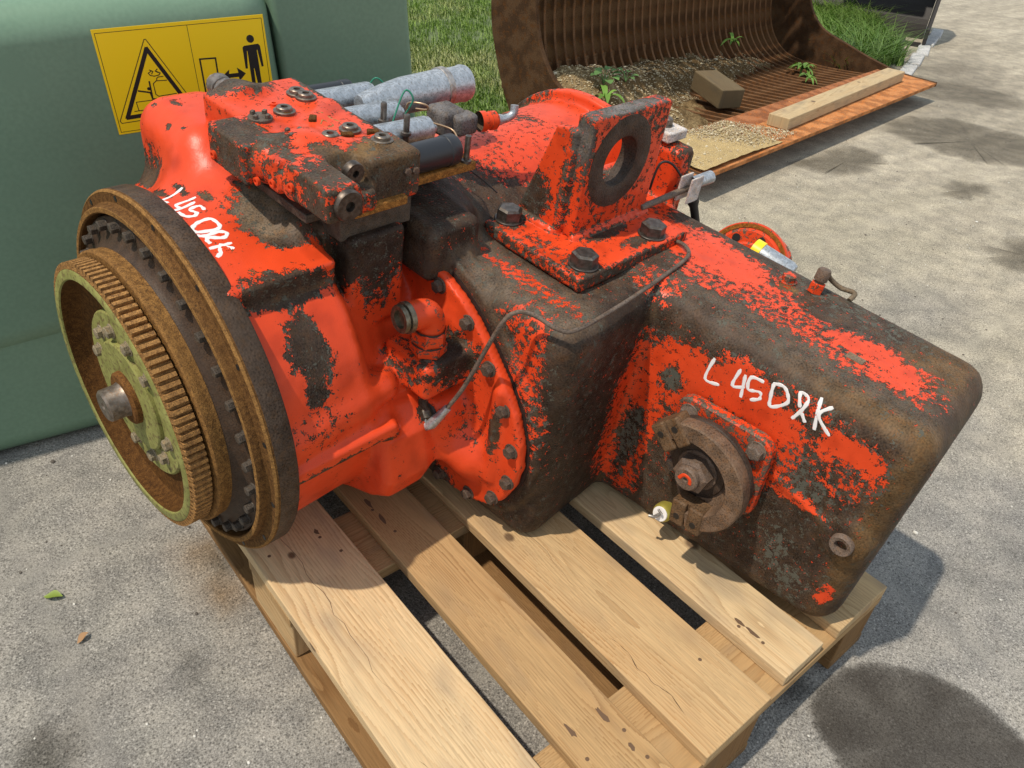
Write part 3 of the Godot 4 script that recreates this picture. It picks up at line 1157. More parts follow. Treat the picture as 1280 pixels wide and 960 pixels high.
func lawn() -> void:
	var b := MB.new()
	b.col = Color(0.10, 0.13, 0.05)
	for q in [PackedVector2Array([Vector2(2.1, 0.3), Vector2(2.35, 2.2), Vector2(2.6, 4.6), Vector2(60, 12), Vector2(60, -20), Vector2(2.1, -8)])]:
		var base := b.v.size()
		for w in q:
			b.vert(Vector3(w.x, 0.004, w.y), Vector3.UP)
		var ts := Geometry2D.triangulate_polygon(q)
		for i in range(0, ts.size(), 3):
			b.tri(base + ts[i], base + ts[i + 1], base + ts[i + 2])
	var g := put("lawn_soil", b.mesh(), M.pebble, self)
	g.set_meta("kind", "structure")
	var spots := []
	var cols := []
	for i in 26000:
		var x := 2.15 + pow(rng.randf(), 1.4) * 8.0
		var z := rng.randf_range(0.6, 4.6) + (x - 2.0) * 0.22
		if z > 2.9 and x < 2.62 + (z - 2.0) * 0.11:
			continue
		var n := noise_a.get_noise_3d(x * 0.1, 0, z * 0.1)
		var n2 := noise_a.get_noise_3d(x * 0.5, 2, z * 0.5)
		var s := rng.randf_range(0.7, 1.25) * (1.0 + n * 0.4)
		spots.append(Transform3D(Basis(Vector3.UP, rng.randf() * TAU).scaled(Vector3(s, s, s)), Vector3(x, 0.004, z)))
		var c := Color(0.25, 0.39, 0.065).lerp(Color(0.52, 0.52, 0.22), clampf(n * 1.8 + n2 * 0.8 + rng.randf() * 0.35 - 0.1, 0, 0.8))
		cols.append(c * rng.randf_range(0.8, 1.2))
	var o := scatter("lawn_grass", blades(9, 0.055, 0.8, 4), M.leaf, spots, cols, self)
	o.set_meta("label", "short mown green lawn behind the counterweight and the bucket")
	o.set_meta("category", "grass")
	spots = []
	cols = []
	for i in 900:
		var f := rng.randf()
		var x := lerpf(2.26, 3.5, f)
		var z := lerpf(5.05, 6.6, f) + rng.randf_range(-0.6, 0.18)
		var s := rng.randf_range(0.7, 1.3)
		spots.append(Transform3D(Basis(Vector3.UP, rng.randf() * TAU).scaled(Vector3(s, s, s)), Vector3(x, 0, z)))
		cols.append(Color(0.15, 0.30, 0.035).lerp(Color(0.27, 0.40, 0.09), rng.randf()))
	o = scatter("long_grass", blades(8, 0.20, 1.0, 9, 0.004), M.leaf, spots, cols, self)
	o.set_meta("label", "long unmown green grass between the rusty bucket and the kerb")
	o.set_meta("category", "grass")
	# kerb stones along the long grass
	var kb := MB.new()
	kb.rbox(Vector3(0.36, 0.035, 0.085), 0.012, 2)
	var km := kb.mesh()
	var kerb := Node3D.new()
	kerb.name = "kerb"
	kerb.set_meta("kind", "structure")
	add_child(kerb)
	kerb.position = Vector3(2.2, 0, 5.2)
	for i in 5:
		var q := Vector3(2.16, 0.0, 5.10).lerp(Vector3(2.70, 0.0, 6.60), i / 4.0)
		put("kerb_stone", km, M.ground, kerb, Transform3D(Basis(Vector3.UP, -1.22 + 0.03 * (i % 3)), q - kerb.position + Vector3(0, 0.004 * (i % 2), 0)))


func pallet() -> void:
	var p := thing("pallet", "pale softwood pallet under the orange gearbox", "pallet")
	var edge := [0.0, 0.145, 0.18625, 0.28625, 0.3275, 0.4725, 0.51375, 0.61375, 0.655, 0.8]
	var look := ["wood0", "wood4", "wood1", "wood0", "wood3"]
	for i in 5:
		var w: float = edge[i * 2 + 1] - edge[i * 2]
		var b := MB.new()
		b.rbox(Vector3(1.2, 0.0218, w), 0.0022, 2, Vector3.ZERO, Vector2(0.6, [0.09, 0.30, 0.45, 0.20, 0.36][i]))
		var o := put("deck_board", b.mesh(), M[look[i]], p, Transform3D(Basis(Vector3.UP, [0.002, -0.003, 0.001, 0.003, 0.0][i]), Vector3(0.6 + [0.0, 0.004, -0.003, 0.003, 0.0][i], 0.133, (edge[i * 2] + edge[i * 2 + 1]) / 2)))
		for x in [0.05, 0.10, 0.58, 0.63, 1.12]:
			for s in [-0.28, 0.28]:
				if rng.randf() < 0.4:
					continue
				var nb := MB.new()
				nb.lathe([Vector2(0.0030, -0.002), Vector2(0.0030, 0.0001), Vector2(0.0001, 0.0002)], 8)
				put("nail", nb.mesh(), M.gouge, o, place(Vector3(x - 0.6 + rng.randf_range(-0.015, 0.015), 0.0109, s * w + rng.randf_range(-0.008, 0.008)), Vector3.UP))
				if rng.randf() < 0.6:
					var sb := MB.new()
					var l := rng.randf_range(0.006, 0.018)
					var pts := PackedVector2Array()
					for k in 9:
						var a := TAU * k / 9
						pts.append(Vector2(cos(a) * l * rng.randf_range(0.6, 1.15), sin(a) * 0.0035 * rng.randf_range(0.5, 1.5)))
					sb.area(pts)
					put("gouge", sb.mesh(), M.gouge, o, Transform3D(Basis(Vector3.RIGHT, -PI / 2), Vector3(x - 0.6 + rng.randf_range(0.0, 0.03), 0.0111, s * w * 0.9)))
		var ck := MB.new()
		for c in [[-0.35, 0.25, 0.012], [0.05, 0.42, -0.02], [-0.55, -0.38, 0.03], [0.44, 0.598, -0.035]]:
			if (i + int(c[0] * 20.0)) % 2 == 0 and i > 0:
				continue
			var line := PackedVector2Array()
			var back := PackedVector2Array()
			var n := 26
			for k in n + 1:
				var x: float = lerpf(c[0], c[1], float(k) / n)
				var y: float = clampf(c[2] * w / 0.1 + 0.006 * noise_a.get_noise_2d(x * 0.9, i * 3.0 + c[2]) * 3.0, -w * 0.45, w * 0.45)
				var th := 0.00042 * sin(PI * clampf(float(k) / n, 0.02, 0.98)) * (1.0 + 0.8 * noise_b.get_noise_2d(x, i))
				line.append(Vector2(x, y + th))
				back.append(Vector2(x, y - th))
			back.reverse()
			line.append_array(back)
			ck.area(line)
		if ck.v.size():
			put("crack", ck.mesh(), M.gouge, o, Transform3D(Basis(Vector3.RIGHT, -PI / 2), Vector3(0, 0.01105, 0)))
	for x in [0.0725, 0.60, 1.1275]:
		var b := MB.new()
		b.rbox(Vector3(0.8, 0.0216, 0.145), 0.002, 2, Vector3.ZERO, Vector2(0.6, 0.2 + x * 0.2))
		put("stringer", b.mesh(), M.wood4, p, Transform3D(Basis(Vector3.UP, PI / 2), Vector3(x, 0.111, 0.4)))
		for z in [0.051, 0.4, 0.749]:
			var k := MB.new()
			k.rbox(Vector3(0.143, 0.0775, 0.098 if z != 0.4 else 0.143), 0.003, 2, Vector3.ZERO, Vector2(rng.randf(), 0.3))
			put("block", k.mesh(), M["wood1"] if z < 0.1 else M["wood5"], p, Transform3D(Basis(Vector3.UP, 0.01), Vector3(x, 0.061, z)))
	for z in [0.05, 0.4, 0.75]:
		var b := MB.new()
		b.rbox(Vector3(1.2, 0.021, 0.1 if z != 0.4 else 0.145), 0.003, 2, Vector3.ZERO, Vector2(0.6, 0.2 + z * 0.3))
		put("skid_board", b.mesh(), M.wood5, p, Transform3D(Basis.IDENTITY, Vector3(0.6, 0.0112, z)))


func counterweight() -> void:
	var a := Vector3(1.30, 0, -0.257)
	var d := (Vector3(1.275, 0, -0.051) - a).normalized()
	var o := thing("counterweight", "sage green machine counterweight with a yellow warning sticker, left of the gearbox", "counterweight", Transform3D(Basis(d, Vector3.UP, d.cross(Vector3.UP)), a))
	var tilt := Transform3D(Basis(Vector3(0, 0, 1), deg_to_rad(4.3)), Vector3(0.262, 0.0, 0))
	var b := MB.new()
	b.rbox(Vector3(2.6, 0.34, 1.0), 0.05, 4, Vector3(-0.37, 0.165, -0.512))
	put("skirt", b.mesh(), M.green, o)
	b = MB.new()
	b.xf = tilt
	b.rbox(Vector3(2.05, 0.60, 1.1), 0.062, 6, Vector3(-0.575, 0.535, -0.55))
	put("shell", b.mesh(), M.green, o)
	b = MB.new()
	b.xf = tilt
	b.rbox(Vector3(0.275, 0.70, 1.05), 0.012, 5, Vector3(0.588, 0.50, -0.549))
	put("end_panel", b.mesh(), M.green, o)
	# sticker, drawn from its top left corner
	var s := MB.new()
	s.rbox(Vector3(0.283, 0.172, 0.0006), 0.0003, 1, Vector3(0.1415, -0.086, 0))
	var st := put("warning_sticker", s.mesh(), M.yellow, o, Transform3D(Basis(Vector3(0, 0, 1), deg_to_rad(2.6)), Vector3(0.345, 0.793, 0.0005)))
	var k := MB.new()
	var z := 0.00045
	var sk := func(pts: Array, w: float, closed := false):
		var q := []
		for p in pts:
			q.append(Vector2(p.x - p.y * 0.055, p.y))
		if closed:
			q.append(q[0])
		k.stroke(q, w, z)
	sk.call([Vector2(0.004, -0.006), Vector2(0.279, -0.006), Vector2(0.268, -0.168), Vector2(-0.005, -0.168)], 0.0009, true)
	sk.call([Vector2(0.150, -0.006), Vector2(0.139, -0.168)], 0.0009)
	sk.call([Vector2(0.0760, -0.022), Vector2(0.0785, -0.022), Vector2(0.1325, -0.146), Vector2(0.131, -0.151), Vector2(0.001, -0.153), Vector2(-0.001, -0.149)], 0.0013, true)
	sk.call([Vector2(0.0755, -0.037), Vector2(0.121, -0.1425), Vector2(0.0125, -0.145)], 0.0068, true)
	sk.call([Vector2(0.157, -0.063), Vector2(0.184, -0.064), Vector2(0.178, -0.133), Vector2(0.152, -0.134)], 0.0028, true)
	sk.call([Vector2(0.027, -0.136), Vector2(0.111, -0.135)], 0.0013)
	sk.call([Vector2(0.034, -0.121), Vector2(0.061, -0.121), Vector2(0.060, -0.136), Vector2(0.034, -0.136)], 0.0013, true)
	sk.call([Vector2(0.043, -0.103), Vector2(0.061, -0.108), Vector2(0.062, -0.119), Vector2(0.083, -0.123)], 0.0027)
	sk.call([Vector2(0.0645, -0.090), Vector2(0.062, -0.119), Vector2(0.077, -0.133)], 0.0027)
	sk.call([Vector2(0.103, -0.115), Vector2(0.073, -0.116), Vector2(0.069, -0.112), Vector2(0.070, -0.094), Vector2(0.076, -0.090), Vector2(0.093, -0.091)], 0.0014)
	sk.call([Vector2(0.077, -0.090), Vector2(0.078, -0.086), Vector2(0.081, -0.084), Vector2(0.089, -0.084)], 0.0014)
	sk.call([Vector2(0.073, -0.073), Vector2(0.067, -0.076), Vector2(0.069, -0.080), Vector2(0.075, -0.082), Vector2(0.083, -0.081), Vector2(0.086, -0.078), Vector2(0.080, -0.074)], 0.0015)
	sk.call([Vector2(0.070, -0.071), Vector2(0.075, -0.074), Vector2(0.072, -0.078)], 0.0015)
	sk.call([Vector2(0.083, -0.071), Vector2(0.079, -0.074), Vector2(0.083, -0.077)], 0.0015)
	var shear := func(pts: Array) -> PackedVector2Array:
		var q := PackedVector2Array()
		for p in pts:
			q.append(Vector2(p.x - p.y * 0.055, p.y))
		return q
	k.area(shear.call([Vector2(0.187, -0.097), Vector2(0.203, -0.086), Vector2(0.201, -0.0935), Vector2(0.218, -0.0935), Vector2(0.217, -0.084), Vector2(0.231, -0.096), Vector2(0.217, -0.108), Vector2(0.217, -0.1005), Vector2(0.201, -0.1005), Vector2(0.202, -0.108)]), z)
	k.area(shear.call([Vector2(0.238, -0.049), Vector2(0.264, -0.048), Vector2(0.267, -0.052), Vector2(0.266, -0.087), Vector2(0.262, -0.088), Vector2(0.2605, -0.058), Vector2(0.2595, -0.058), Vector2(0.2555, -0.128), Vector2(0.2490, -0.128), Vector2(0.2483, -0.089), Vector2(0.2473, -0.089), Vector2(0.2440, -0.128), Vector2(0.2375, -0.128), Vector2(0.2425, -0.058), Vector2(0.2415, -0.058), Vector2(0.2365, -0.088), Vector2(0.2325, -0.088), Vector2(0.2350, -0.052)]), z)
	for h in [[Vector2(0.252, -0.0385), 0.0068], [Vector2(0.0605, -0.1015), 0.0028]]:
		var q := []
		for i in 20:
			q.append(h[0] + Vector2(cos(TAU * i / 20), sin(TAU * i / 20)) * h[1])
		k.area(shear.call(q), z)
	put("pictogram", k.mesh(), M.print, st)


func offset_path(p: PackedVector2Array, w: float) -> PackedVector2Array:
	var out := PackedVector2Array()
	for q in p:
		out.append(q)
	for i in range(p.size() - 1, -1, -1):
		var t := (p[mini(i + 1, p.size() - 1)] - p[maxi(i - 1, 0)]).normalized()
		out.append(p[i] + Vector2(t.y, -t.x) * w)
	return out


func bucket() -> void:
	var o := thing("skeleton_bucket", "wide rusty skeleton bucket with curved bars lying on the yard", "bucket", Transform3D(Basis(Vector3(0.114, 0, 0.9935), Vector3.UP, Vector3(-0.9935, 0, 0.114)), Vector3(1.44, 0, 2.112)))
	var side := Transform3D(Basis(Vector3(0, 0, -1), Vector3(0, 1, 0), Vector3(1, 0, 0)), Vector3.ZERO)
	var L := 2.412
	var prof := PackedVector2Array()
	for q in smooth([Vector2(0.0, 0.108), Vector2(0.2, 0.116), Vector2(0.4, 0.155), Vector2(0.56, 0.2), Vector2(0.72, 0.248), Vector2(0.81, 0.32), Vector2(0.865, 0.41), Vector2(0.895, 0.52), Vector2(0.90, 0.64), Vector2(0.87, 0.8), Vector2(0.80, 0.95), Vector2(0.72, 1.06)], 3):
		prof.append(q)
	for q in smooth([Vector2(0.85, 1.14), Vector2(1.04, 1.02), Vector2(1.13, 0.8), Vector2(1.15, 0.52), Vector2(1.115, 0.33), Vector2(1.0, 0.085), Vector2(0.85, 0.02), Vector2(0.4, 0.03), Vector2(0.0, 0.085)], 3):
		prof.append(q)
	var b := MB.new()
	b.col = Color(0.145, 0.12, 0.105)
	b.xf = side
	b.prism(prof, -0.012, 0.012, 0.003)
	var pm := b.mesh()
	put("side_plate", pm, M.bucket, o, Transform3D(Basis.IDENTITY, Vector3(0, 0, 0)))
	put("side_plate", pm, M.bucket, o, Transform3D(Basis.IDENTITY, Vector3(L, 0, 0)))
	# bars
	var path := PackedVector2Array()
	for q in smooth([Vector2(0.30, 0.088), Vector2(0.5, 0.07), Vector2(0.72, 0.065), Vector2(0.9, 0.095), Vector2(1.02, 0.2), Vector2(1.075, 0.36), Vector2(1.09, 0.55), Vector2(1.07, 0.8), Vector2(0.98, 1.02), Vector2(0.86, 1.1)], 4):
		path.append(q)
	b = MB.new()
	b.xf = side
	b.col = Color(0.27, 0.215, 0.175)
	b.prism(offset_path(path, 0.05), -0.008, 0.008, 0.0015)
	var bm := b.mesh()
	for i in 35:
		put("bar", bm, M.bucket, o, Transform3D(Basis.IDENTITY, Vector3((i + 1) * L / 36.0, 0, 0)))
	for q in [Vector2(1.145, 0.62), Vector2(1.075, 0.2), Vector2(0.95, 1.12), Vector2(0.62, 0.012)]:
		b = MB.new()
		b.col = Color(0.3, 0.26, 0.22)
		b.rbox(Vector3(L - 0.03, 0.024, 0.07), 0.003, 1)
		var tl := 0.0 if q.y < 0.1 else (1.5 if q.y < 1.0 else 0.5)
		put("cross_tube", b.mesh(), M.bucket, o, Transform3D(Basis(Vector3.RIGHT, tl), Vector3(L / 2, q.y, -q.x)))
	# lip
	b = MB.new()
	b.col = Color(0.80, 0.52, 0.33)
	b.rbox(Vector3(L + 0.03, 0.02, 0.30), 0.004, 2)
	put("lip_plate", b.mesh(), M.bucket, o, Transform3D(Basis(Vector3.RIGHT, 0.03), Vector3(L / 2, 0.1, -0.15)))
	var at := 0.02
	for w in [0.62, 0.58, 0.40, 0.44, 0.30]:
		b = MB.new()
		b.col = Color(0.58, 0.36, 0.27)
		b.rbox(Vector3(w - 0.012, 0.014, 0.125), 0.004, 2)
		put("wear_plate", b.mesh(), M.bucket, o, Transform3D(Basis(Vector3.RIGHT, 0.03), Vector3(at + w / 2, 0.107, -0.262)))
		at += w
	# earth and chips inside
	var f := func(u: float, v: float) -> float:
		var n := noise_a.get_noise_3d(u * 0.5, 0, v * 0.5)
		var n2 := noise_a.get_noise_3d(u * 2.5, 4, v * 2.5)
		var h := 0.075 + 0.17 * exp(-pow((u - 0.22) / 0.30, 2.0) - pow((v - 0.85) / 0.2, 2.0))
		h += 0.11 * exp(-pow((u - 0.75) / 0.4, 2.0) - pow((v - 0.90) / 0.14, 2.0)) + 0.08 * exp(-pow((u - 1.5) / 0.5, 2.0) - pow((v - 0.9) / 0.13, 2.0))
		h += 0.04 * exp(-pow((u - 0.3) / 0.35, 2.0) - pow((v - 0.5) / 0.12, 2.0)) - 0.05 * smoothstep(0.62, 0.4, v) * smoothstep(0.5, 0.9, u)
		return h + n * 0.05 + n2 * 0.015 + smoothstep(0.93, 1.06, v) * 0.05 - smoothstep(0.75, 1.2, u) * 0.055 * smoothstep(1.0, 0.75, v)
	b = MB.new()
	b.col = Color(0.75, 0.70, 0.6)
	var nu := 120
	var nv := 40
	for j in nv + 1:
		for i in nu + 1:
			var u := 0.02 + (L - 0.04) * i / nu
			var v := 0.38 + 0.64 * j / nv
			var n := noise_a.get_noise_3d(u * 0.8, 9, v * 0.8)
			b.col = Color(0.85, 0.78, 0.62).lerp(Color(0.32, 0.25, 0.17), smoothstep(0.2, 0.9, u + n) * 0.8)
			var gx: float = (f.call(u + 0.01, v) - f.call(u - 0.01, v)) / 0.02
			var gz: float = (f.call(u, v + 0.01) - f.call(u, v - 0.01)) / 0.02
			b.vert(Vector3(u, f.call(u, v), -v), Vector3(-gx, 1, gz))
	for j in nv:
		for i in nu:
			var k := j * (nu + 1) + i
			b.quad(k, k + 1, k + nu + 2, k + nu + 1)
	var basis := o.transform
	var so := put("spilt_soil", b.mesh(), M.soil, self, basis)
	so.set_meta("kind", "stuff")
	so.set_meta("label", "crumbly soil and wood chips lying in the skeleton bucket")
	so.set_meta("category", "soil")
	var spots := []
	var cols := []
	for i in 15000:
		var u := pow(rng.randf(), 1.9) * 2.2 + 0.03
		var v := rng.randf_range(0.36 + 0.3 * smoothstep(0.4, 0.8, u), 1.0)
		var s := rng.randf_range(0.0010, 0.0032)
		if rng.randf() < 0.04:
			s *= 2.2
		var yy: float = f.call(u, v)
		if i > 8000:
			v = 0.03 + pow(rng.randf(), 0.8) * 0.28
			u = pow(rng.randf(), 1.4) * 0.62 * (1.3 - v) + 0.02
			yy = 0.111 + 0.028 * v + 0.012 * rng.randf() * (1.0 - u)
			s *= 0.8
		var bs := Basis.from_euler(Vector3(rng.randf() * 6, rng.randf() * 6, rng.randf() * 6)).scaled(Vector3(s * 1.5, s * 0.7, s))
		spots.append(basis * Transform3D(bs, Vector3(u, yy + s * 0.25, -v)))
		cols.append(Color(0.50, 0.40, 0.22).lerp(Color(0.30, 0.22, 0.13) if rng.randf() < 0.65 else Color(0.62, 0.56, 0.42), rng.randf()) * (1.0 if u < 0.8 else 0.75))
	var pb := MB.new()
	pb.rbox(Vector3(2, 2, 2), 0.7, 1)
	var po := scatter("wood_chips", pb.mesh(), M.pebble, spots, cols, self)
	po.set_meta("label", "pale wood chips and grit spilt over the bucket lip")
	po.set_meta("category", "chips")
	b = MB.new()
	for j in 15:
		for i in 31:
			var u := 0.012 + 0.62 * i / 30.0
			var v := 0.012 + 0.30 * j / 14.0
			var reach := 0.60 * (1.15 - 1.4 * v) + 0.10 * noise_a.get_noise_3d(u * 1.5, 3, v * 1.5)
			var h := 0.014 * smoothstep(reach, reach * 0.45, u) + 0.006 * noise_a.get_noise_3d(u * 4.0, 6, v * 4.0) - 0.002
			b.col = Color(1.0, 0.92, 0.72) * (0.9 + 0.2 * noise_a.get_noise_3d(u * 2.0, 1, v * 2.0))
			b.vert(Vector3(u, 0.109 + 0.03 * v + h, -v), Vector3(-noise_b.get_noise_2d(u, v) * 0.4, 1, noise_b.get_noise_2d(v, u) * 0.4))
	for j in 14:
		for i in 30:
			var k := j * 31 + i
			b.quad(k, k + 1, k + 32, k + 31)
	var sd := put("sawdust", b.mesh(), M.chaff, self, basis)
	sd.set_meta("kind", "stuff")
	sd.set_meta("label", "pale sawdust spilt across the left end of the bucket lip")
	sd.set_meta("category", "sawdust")
	# plank and offcut
	var pl := MB.new()
	pl.rbox(Vector3(1.44, 0.052, 0.10), 0.004, 2, Vector3.ZERO, Vector2(0.6, 0.25))
	var w := put("plank", pl.mesh(), M.wood_pale, self, basis * Transform3D(Basis(Vector3.UP, 0.035), Vector3(1.50, 0.137, -0.150)))
	tag(w, "long pale timber plank lying along the bucket lip", "plank")
	pl = MB.new()
	pl.rbox(Vector3(0.25, 0.09, 0.13), 0.006, 2, Vector3.ZERO, Vector2(0.2, 0.25))
	w = put("timber_offcut", pl.mesh(), M.wood_grey, self, basis * Transform3D(Basis(Vector3.UP, 1.15) * Basis(Vector3(0, 0, 1), 0.10), Vector3(0.96, 0.15, -0.55)))
	tag(w, "short thick weathered timber offcut lying on the bucket bars", "timber")
	# weeds
	weed(basis * Vector3(0.30, 0.22, -0.74), 9, 0.045, true, "round-leaved green weed growing in the chips by the left side plate", 1)
	weed(basis * Vector3(0.52, 0.19, -0.78), 6, 0.035, true, "small round-leaved weed between the chips and the timber offcut", 2)
	weed(basis * Vector3(2.02, 0.09, -0.62), 22, 0.10, false, "bushy long-leaved weed growing through the bars near the right side plate", 3)
	weed(basis * Vector3(1.86, 0.09, -0.50), 10, 0.07, false, "low grassy weed in front of the bushy weed", 4)
	weed(basis * Vector3(1.75, 0.20, -0.95), 9, 0.09, false, "thin grassy weed against the curved bars at the back", 5)
	weed(basis * Vector3(0.22, 0.19, -0.66), 6, 0.12, false, "small grassy weed beside the left side plate", 6)


func weed(at: Vector3, leaves: int, long: float, round_leaf: bool, label: String, sd: int) -> void:
	var r := RandomNumberGenerator.new()
	r.seed = sd * 31
	var o := thing("weed", label, "weed", Transform3D(Basis.IDENTITY, at))
	for i in leaves:
		var b := MB.new()
		var k := r.randf_range(0.8, 1.2)
		b.col = Color(0.13 * k, 0.25 * k, 0.075 * k) if round_leaf else Color(0.15 * k, 0.28 * k, 0.045 * k)
		var a := TAU * i / leaves + r.randf() * 0.8
		var d := Vector3(cos(a), 0, sin(a))
		var s := Vector3(-sin(a), 0, cos(a))
		var l := long * r.randf_range(0.7, 1.2)
		var wide := l * (0.42 if round_leaf else 0.10)
		var rise := r.randf_range(0.5, 1.0)
		var rows := []
		var stem := d * long * (0.7 if round_leaf else 0.02) + Vector3(0, long * (r.randf_range(0.5, 1.4) if round_leaf else 0.0), 0)
		for j in 7:
			var t := j / 6.0
			var wd := wide * sqrt(maxf(0.0, sin(PI * clampf(t * 0.94 + 0.05, 0, 1))))
			var p := stem + d * l * t * (0.9 if round_leaf else 0.75) + Vector3(0, l * (rise * t - 0.75 * t * t) * (0.5 if round_leaf else 1.2), 0)
			var nn := (Vector3.UP * 1.0 - d * 0.4).normalized()
			rows.append([b.vert(p - s * wd + Vector3(0, wd * 0.25, 0), nn + s * 0.2), b.vert(p, nn), b.vert(p + s * wd + Vector3(0, wd * 0.25, 0), nn - s * 0.2)])
		for j in 6:
			b.quad(rows[j][0], rows[j][1], rows[j + 1][1], rows[j + 1][0])
			b.quad(rows[j][1], rows[j][2], rows[j + 1][2], rows[j + 1][1])
		if round_leaf:
			b.tube([Vector3.ZERO, stem * 0.6 + Vector3(0, 0.01, 0), stem], [0.0018, 0.0015, 0.001], 5)
		put("leaf", b.mesh(), M.leaf, o)


func small_things() -> void:
	# fallen leaves and pebbles on the yard
	for q in [[Vector3(0.888, 0.004, -0.262), 0.032, Color(0.22, 0.30, 0.05), "small green fallen leaf on the yard left of the pallet", 0.9], [Vector3(0.775, 0.004, -0.247), 0.022, Color(0.42, 0.24, 0.12), "small dry brown fallen leaf on the yard left of the pallet", 2.0]]:
		var b := MB.new()
		b.col = q[2]
		var rows := []
		for j in 7:
			var t := j / 6.0
			var w: float = q[1] * 0.26 * sin(PI * clampf(t, 0.02, 0.98))
			var p := Vector3((t - 0.5) * q[1], 0.003 * sin(t * 5.0) + 0.002, 0)
			rows.append([b.vert(p + Vector3(0, w * 0.4, -w), Vector3(0, 1, 0.4)), b.vert(p, Vector3.UP), b.vert(p + Vector3(0, w * 0.4, w), Vector3(0, 1, -0.4))])
		for j in 6:
			b.quad(rows[j][0], rows[j][1], rows[j + 1][1], rows[j + 1][0])
			b.quad(rows[j][1], rows[j][2], rows[j + 1][2], rows[j + 1][1])
		var o := put("fallen_leaf", b.mesh(), M.leaf, self, Transform3D(Basis(Vector3.UP, q[4]), q[0]))
		tag(o, q[3], "leaf")
	var spots := []
	var cols := []
	for i in 900:
		var x := rng.randf_range(-0.4, 2.2)
		var z := rng.randf_range(-0.6, 4.5)
		if x > 0 and x < 1.2 and z > 0 and z < 0.8:
			continue
		var s := rng.randf_range(0.0008, 0.0022)
		if rng.randf() < 0.03:
			s *= 1.8
		spots.append(Transform3D(Basis.from_euler(Vector3(rng.randf() * 6, rng.randf() * 6, rng.randf() * 6)).scaled(Vector3(s * 1.3, s * 0.8, s)), Vector3(x, s * 0.4, z)))
		cols.append(Color(0.6, 0.58, 0.52) if rng.randf() < 0.55 else Color(0.10, 0.085, 0.07))
	var pb := MB.new()
	pb.rbox(Vector3(2, 2, 2), 0.7, 1)
	var po := scatter("grit", pb.mesh(), M.pebble, spots, cols, self)
	po.set_meta("label", "loose light and dark grit on the concrete yard")
	po.set_meta("category", "grit")
	# the black attachment beyond the bucket
	var o := thing("digging_bucket", "black digging bucket standing in the long grass behind the rusty bucket", "bucket", Transform3D(Basis(Vector3.UP, -1.15), Vector3(3.15, 0, 6.05)))
	var b := MB.new()
	var pts := [Vector2(-0.35, 0.02), Vector2(0.0, 0.0), Vector2(0.28, 0.10), Vector2(0.42, 0.36), Vector2(0.36, 0.66), Vector2(0.1, 0.8)]
	var path := PackedVector2Array()
	for q in smooth(pts, 5):
		path.append(q)
	b.prism(offset_path(path, 0.025), -0.55, 0.55, 0.004)
	put("shell", b.mesh(), M.black, o)
	var poly := PackedVector2Array(path)
	poly.append(Vector2(-0.15, 0.62))
	poly.append(Vector2(-0.35, 0.12))
	for z in [-0.565, 0.565]:
		b = MB.new()
		b.prism(poly, z - 0.012, z + 0.012, 0.003)
		put("side_plate", b.mesh(), M.black, o)
	for z in [-0.4, -0.13, 0.13, 0.4]:
		b = MB.new()
		b.rbox(Vector3(0.2, 0.05, 0.07), 0.012, 2)
		put("tooth", b.mesh(), M.black, o, Transform3D(Basis.IDENTITY, Vector3(-0.42, 0.03, z)))
	b = MB.new()
	b.lathe([Vector2(0.0001, -0.3), Vector2(0.06, -0.3), Vector2(0.06, 0.3), Vector2(0.0001, 0.3)], 20)
	put("hinge_tube", b.mesh(), M.black, o, Transform3D(Basis.IDENTITY, Vector3(0.05, 0.88, 0)))


